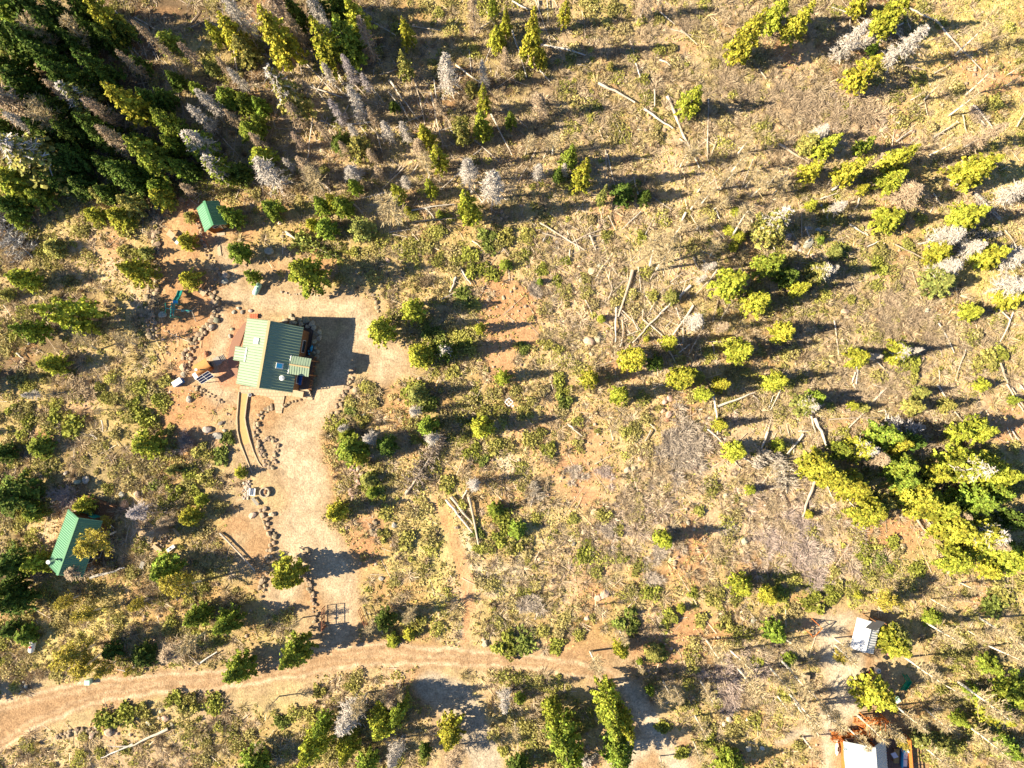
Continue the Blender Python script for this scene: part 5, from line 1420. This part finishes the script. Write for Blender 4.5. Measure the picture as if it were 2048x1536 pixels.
A_ = """1910 110 1978 45;1930 192 1988 135;1897 232 1960 183;1848 200 1890 158;1822 200 1852 182;2012 151 2050 128;1857 312 1915 280;1820 305 1845 285;2010 172 2040 155
1475 309 1503 268;1460 347 1492 312;1500 395 1535 362;1440 380 1466 345;1395 385 1418 352;1403 408 1428 374;1425 421 1452 398;1360 335 1378 300;1372 330 1392 296;1490 376 1515 340;1350 468 1368 446;1300 533 1312 478;1465 472 1498 418;1420 514 1434 478;1312 540 1340 500;1380 420 1400 395;1545 390 1575 360;1530 378 1560 340;1392 460 1412 436;1330 500 1350 470
1847 1242 1925 1288;1810 1315 1880 1362;1959 1235 2045 1290;1978 1292 2055 1325;1605 1473 1645 1530;1827 1477 1905 1535;1920 1438 2010 1510;1916 1363 2020 1440;1670 1290 1712 1330;1668 1276 1700 1302;1563 1320 1620 1385;1578 1387 1640 1450;1554 1390 1585 1432;1625 1385 1656 1425;1715 1430 1770 1482;1752 1432 1805 1480;1862 1198 1905 1222;1920 1165 1965 1188;1753 1196 1798 1218;1637 1410 1690 1462;1645 1406 1680 1435;1850 1418 1900 1462;1570 1278 1610 1305;1540 1335 1580 1380;1695 1455 1740 1500;1790 1410 1850 1460;1590 1405 1640 1470;1890 1370 1930 1392;1935 1260 1970 1285
1180 1302 1198 1345;1413 1280 1445 1325;1475 1335 1525 1395;1400 1360 1428 1405;1390 1430 1412 1475;1387 1482 1402 1525;1320 1512 1328 1550;1276 1327 1286 1345;1240 1262 1252 1288;1325 1360 1345 1400;1348 1370 1362 1405;1310 1380 1322 1410;1460 1300 1500 1340
1030 1440 1032 1475;1050 310 1062 275;1105 310 1108 270;1195 1210 1200 1226"""
for row in A_.replace('\n', ';').split(';'):
    q = list(map(float, row.split()))
    aspen(*q)
for q in [(606, 1235, 582, 1254), (755, 1237, 733, 1262), (833, 1213, 812, 1240), (558, 1393, 532, 1422), (533, 1478, 510, 1502), (735, 1385, 708, 1430), (770, 1372, 765, 1402), (797, 1368, 800, 1400), (203, 820, 190, 824), (196, 700, 150, 668), (158, 257, 60, 200), (152, 278, 60, 222), (195, 112, 125, 32), (140, 112, 40, 40), (802, 449, 765, 400), (415, 1262, 355, 1303), (650, 382, 615, 340), (275, 690, 230, 670), (860, 348, 845, 310)]:
    aspen(*q, tone='k', hfix=None if abs(q[0] - 203) > 1 else 3)
for q in [(231, 1063, 160, 1100, 1.25), (228, 1056, 205, 1035, 1.2), (192, 1288, 112, 1325, 1.3), (205, 1305, 150, 1350, 1.2), (405, 1162, 330, 1172, 1.0), (160, 1190, 115, 1210, 1.1), (205, 1215, 150, 1235, 1.1), (300, 1195, 262, 1215, 1.0), (235, 1320, 195, 1350, 1.1), (75, 1260, 60, 1300, 0), (1782, 1196, 1805, 1215, 1.0), (1662, 1300, 1690, 1322, 1.0), (1745, 1445, 1770, 1475, 1.0), (1780, 1460, 1815, 1495, 1.0), (1762, 1205, 1780, 1200, .8), (1290, 1325, 1300, 1350, 0), (355, 1200, 320, 1165, .9), (270, 1330, 250, 1350, .9), (1820, 1420, 1835, 1430, 0), (1880, 1240, 1905, 1260, .9)]:
    if q[4]: aspen(*q[:4], leafy=q[4], hfix=7 if math.hypot(q[0] - q[2], q[1] - q[3]) < 26 else None)

# ------------------------------------------------------------------ fallen logs
L_ = """170 75 205 40 4;195 75 212 50 3;230 22 248 43 5;270 35 312 60 3;295 75 322 122 4;258 95 270 122 4;265 97 285 118 3;308 105 315 122 3;468 95 478 185 5;280 145 295 190 3;357 190 372 235 3;430 260 478 312 3;382 45 400 20 3;275 45 300 60 3;110 100 136 130 2;280 330 300 350 3;120 315 140 345 3
727 35 792 73 4;565 110 590 160 3;625 170 660 215 3;680 120 720 150 3;700 160 740 205 3;742 175 770 210 3;800 205 830 262 3;868 160 876 230 3;880 262 925 250 2;640 240 690 262 3;610 205 600 250 3;729 22 772 50 3;782 46 882 61 3;608 77 608 155 3;620 102 647 145 3;612 172 687 197 5;632 187 657 147 5;684 170 732 157 7;760 150 795 142 5;779 162 795 185 7;795 185 837 242 4;777 185 810 225 4;830 160 850 250 5;862 187 887 300 6;912 132 964 172 5;938 100 943 150 4;980 225 1024 312 5;947 280 1002 327 3;947 312 967 295 4;628 225 617 318 4;735 250 770 283 4;720 252 735 272 4;755 270 765 307 4;779 317 800 337 3;805 332 770 367 4;837 330 822 352 3;922 342 882 380 4;807 337 765 380 3;745 245 690 250 5;982 95 970 125 3;952 65 1000 28 4;969 20 987 47 3;657 160 697 195 4;667 142 700 190 3;612 127 667 185 3;732 160 752 192 4;697 210 687 232 3;790 257 845 232 3;637 362 662 382 6;592 97 604 150 4;641 135 646 155 5;675 145 690 170 6;726 85 760 122 3;960 210 975 230 3;528 255 512 250 3;750 5 728 24 2;845 265 830 245 2;880 230 896 234 3;902 262 930 295 3;700 300 716 330 3;860 350 850 380 3;900 285 920 300 3;690 225 696 240 4;655 235 640 278 3;672 262 676 300 3;748 140 746 160 3;512 100 545 120 3;530 168 540 142 4
1024 3 1056 22 5;1024 62 1053 155 5;1048 102 1079 140 4;1079 140 1099 165 4;1082 90 1170 114 6;1196 168 1269 207 8;1287 218 1345 258 7;1334 193 1382 305 9;1308 180 1308 215 5;1416 198 1414 320 5;1434 278 1417 325 5;1359 277 1400 310 5;1382 305 1397 338 5;1340 60 1400 76 4;1360 62 1394 90 5;1319 120 1339 134 5;1271 127 1279 157 5;1259 80 1268 112 3;1076 0 1080 35 4;1094 0 1096 40 3;1164 22 1170 75 3;1199 260 1206 279 5;1211 300 1210 360 4;1214 308 1232 382 3;1266 355 1274 382 5;1026 232 1056 258 4;1039 360 1074 297 3;1319 25 1349 50 3;1514 132 1531 160 3;1486 187 1496 205 4;1268 317 1306 320 2;1130 92 1144 100 2;1082 60 1125 58 2;1504 320 1480 380 3;1070 0 1105 100 2;1245 275 1230 240 2;1155 130 1172 132 2
1538 15 1546 48 4;1661 17 1743 47 4;1700 12 1697 70 5;1806 25 1818 62 4;1816 19 1868 42 5;1868 40 1921 96 7;1921 96 1961 140 4;1783 57 1803 82 7;1831 75 1841 92 3;1801 130 1848 142 3;1868 147 1903 127 3;1556 290 1616 327 8;1791 285 1821 262 4;1866 277 1911 247 6;1943 212 1981 255 6;1925 230 1930 267 3;1661 382 1698 360 7;1891 357 1936 382 4;1673 198 1666 220 2;1653 375 1671 340 3;2031 255 2046 225 4;1803 300 1833 277 2;1805 48 1700 95 4;1570 350 1548 378 4;1790 100 1775 85 2
1079 446 1169 501 5;1190 560 1215 520 3;1225 585 1250 560 2;1255 640 1230 610 2;1275 660 1262 630 3;1300 665 1325 700 3;1310 600 1330 575 2;1322 612 1352 590 3;1290 590 1310 625 2;1250 700 1280 690 2;1220 665 1236 700 2;1200 640 1225 655 2;1335 620 1375 640 2;1360 600 1372 560 3;1390 590 1420 560 2;1400 500 1440 520 2;1360 520 1350 560 2;1330 540 1310 500 2;1290 470 1310 430 2;1420 450 1450 480 2;1380 430 1402 470 2;1330 450 1345 410 2;1305 395 1340 420 2;1355 690 1400 670 2;1395 730 1420 700 2;1440 640 1465 600 2;1455 720 1490 700 2;1170 600 1185 630 2;1150 430 1170 400 2;1084 466 1149 486 4;1144 486 1204 459 5;1179 471 1191 501 6;1159 477 1199 471 3;1216 431 1231 461 3;1281 424 1244 459 3;1371 426 1346 476 7;1264 541 1236 634 9;1276 534 1281 581 4;1232 609 1230 684 6;1244 639 1244 679 5;1244 679 1239 694 5;1381 571 1301 646 8;1301 646 1264 686 6;1386 611 1344 671 7;1434 539 1404 574 5;1436 601 1424 646 3;1406 654 1376 709 5;1366 656 1364 694 3;1336 701 1356 734 6;1379 689 1351 711 4;1286 639 1324 671 5;1351 616 1360 641 4;1244 621 1281 661 3;1254 671 1284 659 4;1286 619 1284 639 4;1494 424 1509 469 6;1431 421 1439 441 4;1386 514 1396 539 6;1424 689 1434 734 4;1411 684 1441 684 3;1361 471 1359 504 3;1274 384 1284 411 5;1139 500 1139 515 4;1244 707 1261 684 3;1144 654 1185 645 2;1216 600 1224 580 3;1300 620 1315 600 3;1404 520 1420 535 5;1330 655 1345 640 2;1262 600 1270 575 4;1160 500 1145 470 3;1085 484 1095 466 3;1300 560 1310 545 3;1340 565 1365 545 2
702 404 729 434 5;772 386 722 397 4;817 423 909 409 4;912 554 899 584 7;919 534 942 569 6;922 545 938 572 3;944 482 962 496 3;982 469 1022 516 4;884 599 922 579 3;572 464 592 479 6;850 416 870 440 4;830 445 925 436 3;780 465 820 460 4;785 470 815 475 3;1003 505 1012 495 2
1788 489 1866 529 4;1946 386 2001 436 8;1698 449 1736 471 5;1666 641 1676 711 4;1866 386 1880 408 4;1718 396 1706 421 5;1768 486 1761 514 3;1991 616 2016 639 6;2026 624 1996 684 4;2008 461 2026 486 4;1998 726 2013 766 7;1933 694 1908 759 4;1751 724 1788 759 4;1876 646 1908 706 4;1936 719 1966 745 2;1713 734 1711 768 7;1708 744 1703 766 5;1641 409 1656 441 6;1600 419 1602 476 5;1608 454 1623 484 5;1638 399 1671 388 4;1596 535 1580 570 2;1545 485 1548 500 5;1734 494 1755 484 4;1868 590 1905 588 3;1856 618 1842 635 2;1905 616 1895 628 4;1876 740 1880 765 2
1135 847 1164 872 6;1426 793 1434 868 6;1434 813 1509 785 7;1414 858 1449 893 5;1301 860 1289 883 5;1534 863 1511 930 7;1464 918 1484 938 4;1484 913 1511 933 5;1418 958 1433 974 3;1352 844 1385 830 4;1360 888 1378 900 3;1300 848 1312 862 3;1505 790 1518 802 4;1335 870 1352 876 2;1068 965 1078 1000 5;1062 1012 1070 985 4
1771 776 1666 888 6;1628 836 1653 898 10;1620 830 1630 865 6;1656 839 1761 836 4;1628 960 1603 1033 9;1606 868 1573 908 7;1585 890 1575 915 4;1683 983 1708 1015 4;1821 1023 1856 1070 7;1849 1033 1865 1057 4;1886 983 1923 1018 7;1971 1105 1981 1135 6;1871 770 1888 795 7;2011 768 2043 823 4;2023 775 2048 820 4;1908 823 1926 845 4;1961 823 1936 845 4;1553 903 1571 983 8;1731 839 1753 854 4;1706 768 1711 780 3;1745 770 1771 776 4;2011 855 2023 880 3;2021 858 2034 880 3;1596 862 1615 862 4;1652 968 1665 1000 3;1536 820 1546 790 3;1560 780 1540 820 4;1690 1040 1702 1048 3;1560 985 1572 1010 3;1770 985 1795 990 4;2040 770 2048 780 4
902 993 945 1048 9;892 998 950 1071 7;937 993 957 1088 8;934 980 924 998 5;812 988 838 950 9;900 1150 904 1160 3;1102 768 1106 778 3
400 1327 378 1308 5;400 1327 436 1302 5;260 1345 277 1324 6;258 1343 238 1336 4;172 1300 165 1322 6;338 1455 262 1490 8;268 1485 205 1513 5;265 1490 218 1488 3;205 840 206 863 4;180 869 196 878 4;440 1066 512 1140 6;366 1186 382 1190 3;215 1035 230 1020 0;182 1155 252 1134 8;350 820 352 840 0;540 1420 535 1398 0;512 1488 505 1530 5;40 665 48 700 0;18 610 25 620 0;10 610 24 632 3;60 690 62 680 4;36 706 48 718 5;300 858 0 0 0;1180 1025 0 0 0"""
nl = 0
for row in L_.replace('\n', ';').split(';'):
    q = list(map(float, row.split()))
    if len(q) < 5 or q[4] == 0: continue
    A, B = W(q[0], q[1], .2), W(q[2], q[3], .2)
    w_ = q[4] / 14.0 * .62
    k = rnd.randrange(4) if (q[4] >= 6 and rnd.random() < .6) else rnd.randrange(7)
    za, zb = TZ(A.x, A.y) + w_ / 2 + rnd.uniform(.1, .45), TZ(B.x, B.y) + w_ / 3 + rnd.uniform(.1, .6)
    d = Vector((B.x - A.x, B.y - A.y, zb - za))
    o = obj('fallen_log', LG[k]); o.location = (A.x, A.y, za); o.scale = (d.length, w_ / 2 / .12 * .12 * 1.25, w_ / 2 * 1.25)
    o.rotation_mode = 'QUATERNION'; o.rotation_quaternion = d.to_track_quat('X', 'Z')
    c = rnd.choice([(.62, .54, .46), (.68, .61, .54), (.50, .42, .34), (.62, .58, .55)]); g = rnd.uniform(.85, 1.1); o.color = (c[0] * g, c[1] * g, c[2] * g, 1)
    Lp = math.hypot(q[0] - q[2], q[1] - q[3])
    an = math.degrees(math.atan2(q[1] - q[3], q[2] - q[0])) % 180
    di = 'lying level' if an < 22 or an > 158 else ('upright on the page' if 68 < an < 112 else ('slanting up to the right' if an < 90 else 'slanting down to the right'))
    placed(o, '%s%s log %s' % ('long ' if Lp > 70 else ('short ' if Lp < 30 else ''), 'thick' if q[4] >= 7 else ('thin' if q[4] <= 3 else 'grey'), di), 'log', (q[0] + q[2]) / 2, (q[1] + q[3]) / 2, 'fallen logs on the slope')
    nl += 1
print('logs', nl)
# fallen trees still carrying branches
def fallen(px, py, tx, ty, R, tone, label, green=False, z=.5):
    A, B = W(px, py, z), W(tx, ty, z); A.z = TZ(A.x, A.y) + .25; B.z = TZ(B.x, B.y) + R * .45
    d = B - A; o = empty('fallen_spruce', A); o.rotation_mode = 'QUATERNION'; o.rotation_quaternion = d.to_track_quat('Z', 'Y')
    L = d.length
    t = obj('trunk', DT[0], None, o); t.scale = (1.1, 1.1, L / 8); t.color = (.58, .52, .46, 1)
    if green:
        c = obj('crown', SP[8], None, o); c.scale = (R / 1.8, R / 1.8, L / 8); c.color = (.30, .33, .10, 1)
    else:
        c = obj('branches', DC[rnd.randrange(3)], None, o); c.scale = (R / 1.2, R / 1.2, L / 8); c.color = tone
    tag(o, label, 'fallen tree')
fallen(574, 468, 688, 522, 1.5, None, 'fallen spruce with drooping green foliage above the round spruce', True)
fallen(812, 988, 888, 872, 1.8, (.42, .35, .30, 1), 'toppled dead tree with brown branches right of the driveway')
fallen(68, 520, -20, 420, 2.4, (.46, .45, .46, 1), 'big grey toppled tree with spreading branches in shade at the left edge')
fallen(1840, 487, 1948, 459, 1.6, (.62, .56, .50, 1), 'pale toppled tree below the spruces at the upper right edge')
fallen(1763, 848, 1848, 856, 1.7, (.70, .66, .66, 1), 'white toppled tree with curved twigs above the dense right-hand trees')
fallen(1872, 488, 2002, 466, 1.4, (.60, .55, .50, 1), 'second pale toppled tree at the upper right, just below the first')
fallen(1805, 47, 1700, 100, 1.5, (.62, .57, .52, 1), 'pale toppled tree beside the bushy grey snags near the top right')
fallen(1575, 985, 1552, 905, 2.0, (.60, .54, .47, 1), 'toppled trunk with comb-like side twigs left of the dense right-hand trees')
fallen(1536, 900, 1508, 935, 1.8, (.62, .56, .50, 1), 'comb-like fallen branch tangle beside the small yellow spruce')
fallen(1975, 252, 1940, 212, 1.0, (.60, .50, .42, 1), 'small toppled tree with reddish twigs near the upper right edge')
fallen(2002, 438, 1945, 385, 1.0, (.5, .45, .4, 1), 'toppled trunk behind the spruce at the upper right edge')
fallen(1076, 1005, 1066, 962, 1.5, (.62, .56, .48, 1), 'pale twiggy debris pile right of the three cut logs')
fallen(1172, 1530, 1160, 1515, 1.5, (.6, .55, .52, 1), 'pale heap of cut branches at the middle of the bottom edge')
fallen(2036, 390, 2050, 380, 1.5, (.6, .55, .5, 1), 'pale branch heap at the upper right edge')

# ------------------------------------------------------------------ shrubs that can be told apart
def shrub_mesh(seed, kind):
    r = np.random.default_rng(seed)
    z = np.zeros(5); k = r.normal(0, .38, (5, 2)); rad = r.uniform(.45, .8, 5)
    save = globals()['terrain']
    globals()['terrain'] = lambda x, y: np.zeros(np.shape(x))
    V, Fq, C = tufts(k[:, 0], k[:, 1], rad, r.uniform(.5, .9, 5), 95, .115, r, np.ones((1, 3)), np.zeros(5, int))
    V2, F2, C2 = twiggy(k[:, 0], k[:, 1], rad, r.uniform(.5, .9, 5), 22, .05, r, np.array([(1.1, .8, 1.6)]), np.zeros(5, int))
    globals()['terrain'] = save
    me = mesh_np('shrub', *join([(V, Fq, C), (V2, F2, C2)])); me.materials.append(M['needle']); return me
SH = [shrub_mesh(400 + k, 0) for k in range(6)]
H_ = """145 850 26;112 832 18;285 840 20;272 810 16;335 900 18;258 456 20;145 790 16;310 800 14;330 760 16;290 775 16;250 500 14;830 785 22;855 815 18;985 895 18;940 905 20;960 922 14;890 965 18;742 968 18;758 992 16;770 1022 18;765 1072 14;810 1080 22;900 975 12;1010 1035 20;1000 1070 18;958 1070 14;1030 1090 18;955 1098 12;690 850 16;722 842 14;700 822 14;1008 1285 26;1045 1282 24;1110 1290 18;1085 1265 14;1318 1308 16;1252 1238 26;1300 1190 18;1385 1185 12;1175 1095 14;1168 1118 18;1203 1034 16;1242 1110 14;1785 1085 16;1725 1105 18;1758 1122 16;1780 1140 14;1835 1138 16;1660 1195 20;1632 1205 22;1970 728 22;2000 715 18;1985 1205 24;2005 1190 20;940 512 20;950 535 18;930 590 20;985 545 16;1052 508 12;905 742 18;880 682 16;780 1286 10;840 1250 18;815 1240 14;212 1436 22;262 1430 20;290 1420 16;380 1412 20;425 1408 20;350 1400 16;1820 735 18;1690 505 14;1750 530 18;1820 760 14;540 520 0;1425 1195 20;1450 1250 18;1400 1240 16;1340 1240 18;1700 1180 16;1560 1190 16;1640 470 12;1240 1060 12;700 985 0;870 700 16;930 690 14;860 660 16;1045 700 14;1090 690 12;1120 760 16;1130 800 16;1100 900 16;1065 880 16;1050 830 16;1125 780 14;1160 890 12;1110 560 12;1060 470 14;1130 520 12;1080 540 14;1280 470 10;980 480 20;1010 470 18;640 1380 14;700 1370 16;620 1430 16;560 1440 16;1330 1450 14;1230 1545 0;1510 1330 14;1480 1400 0;1380 1330 16;1365 1500 14;1420 1480 16;1450 1500 14;1265 1180 0;100 860 14;60 840 16;30 820 14;45 870 14;100 940 14;50 950 12;410 900 18;440 910 20;455 880 14;380 950 16;420 955 18;350 980 18;310 970 14;390 985 12;340 860 12"""
for row in H_.split(';'):
    q = list(map(float, row.split()))
    if q[2] == 0: continue
    P = W(q[0], q[1], .3); o = obj('shrub', SH[rnd.randrange(6)]); R = q[2] / 14.0
    o.location = (P.x, P.y, TZ(P.x, P.y)); o.rotation_euler = (0, 0, rnd.uniform(0, 6.28)); o.scale = (R, R, max(.7, R * .8))
    k = rnd.random(); c = (.27, .29, .055) if k < .45 else ((.34, .32, .09) if k < .8 else (.18, .22, .05)); o.color = (*c, 1)
    placed(o, '%srounded %s shrub' % ('broad ' if q[2] > 19 else ('small ' if q[2] < 13 else ''), 'green' if k < .45 or k >= .8 else 'olive'), 'shrub', q[0], q[1], 'rounded green shrubs in the clearings')
write_labels()
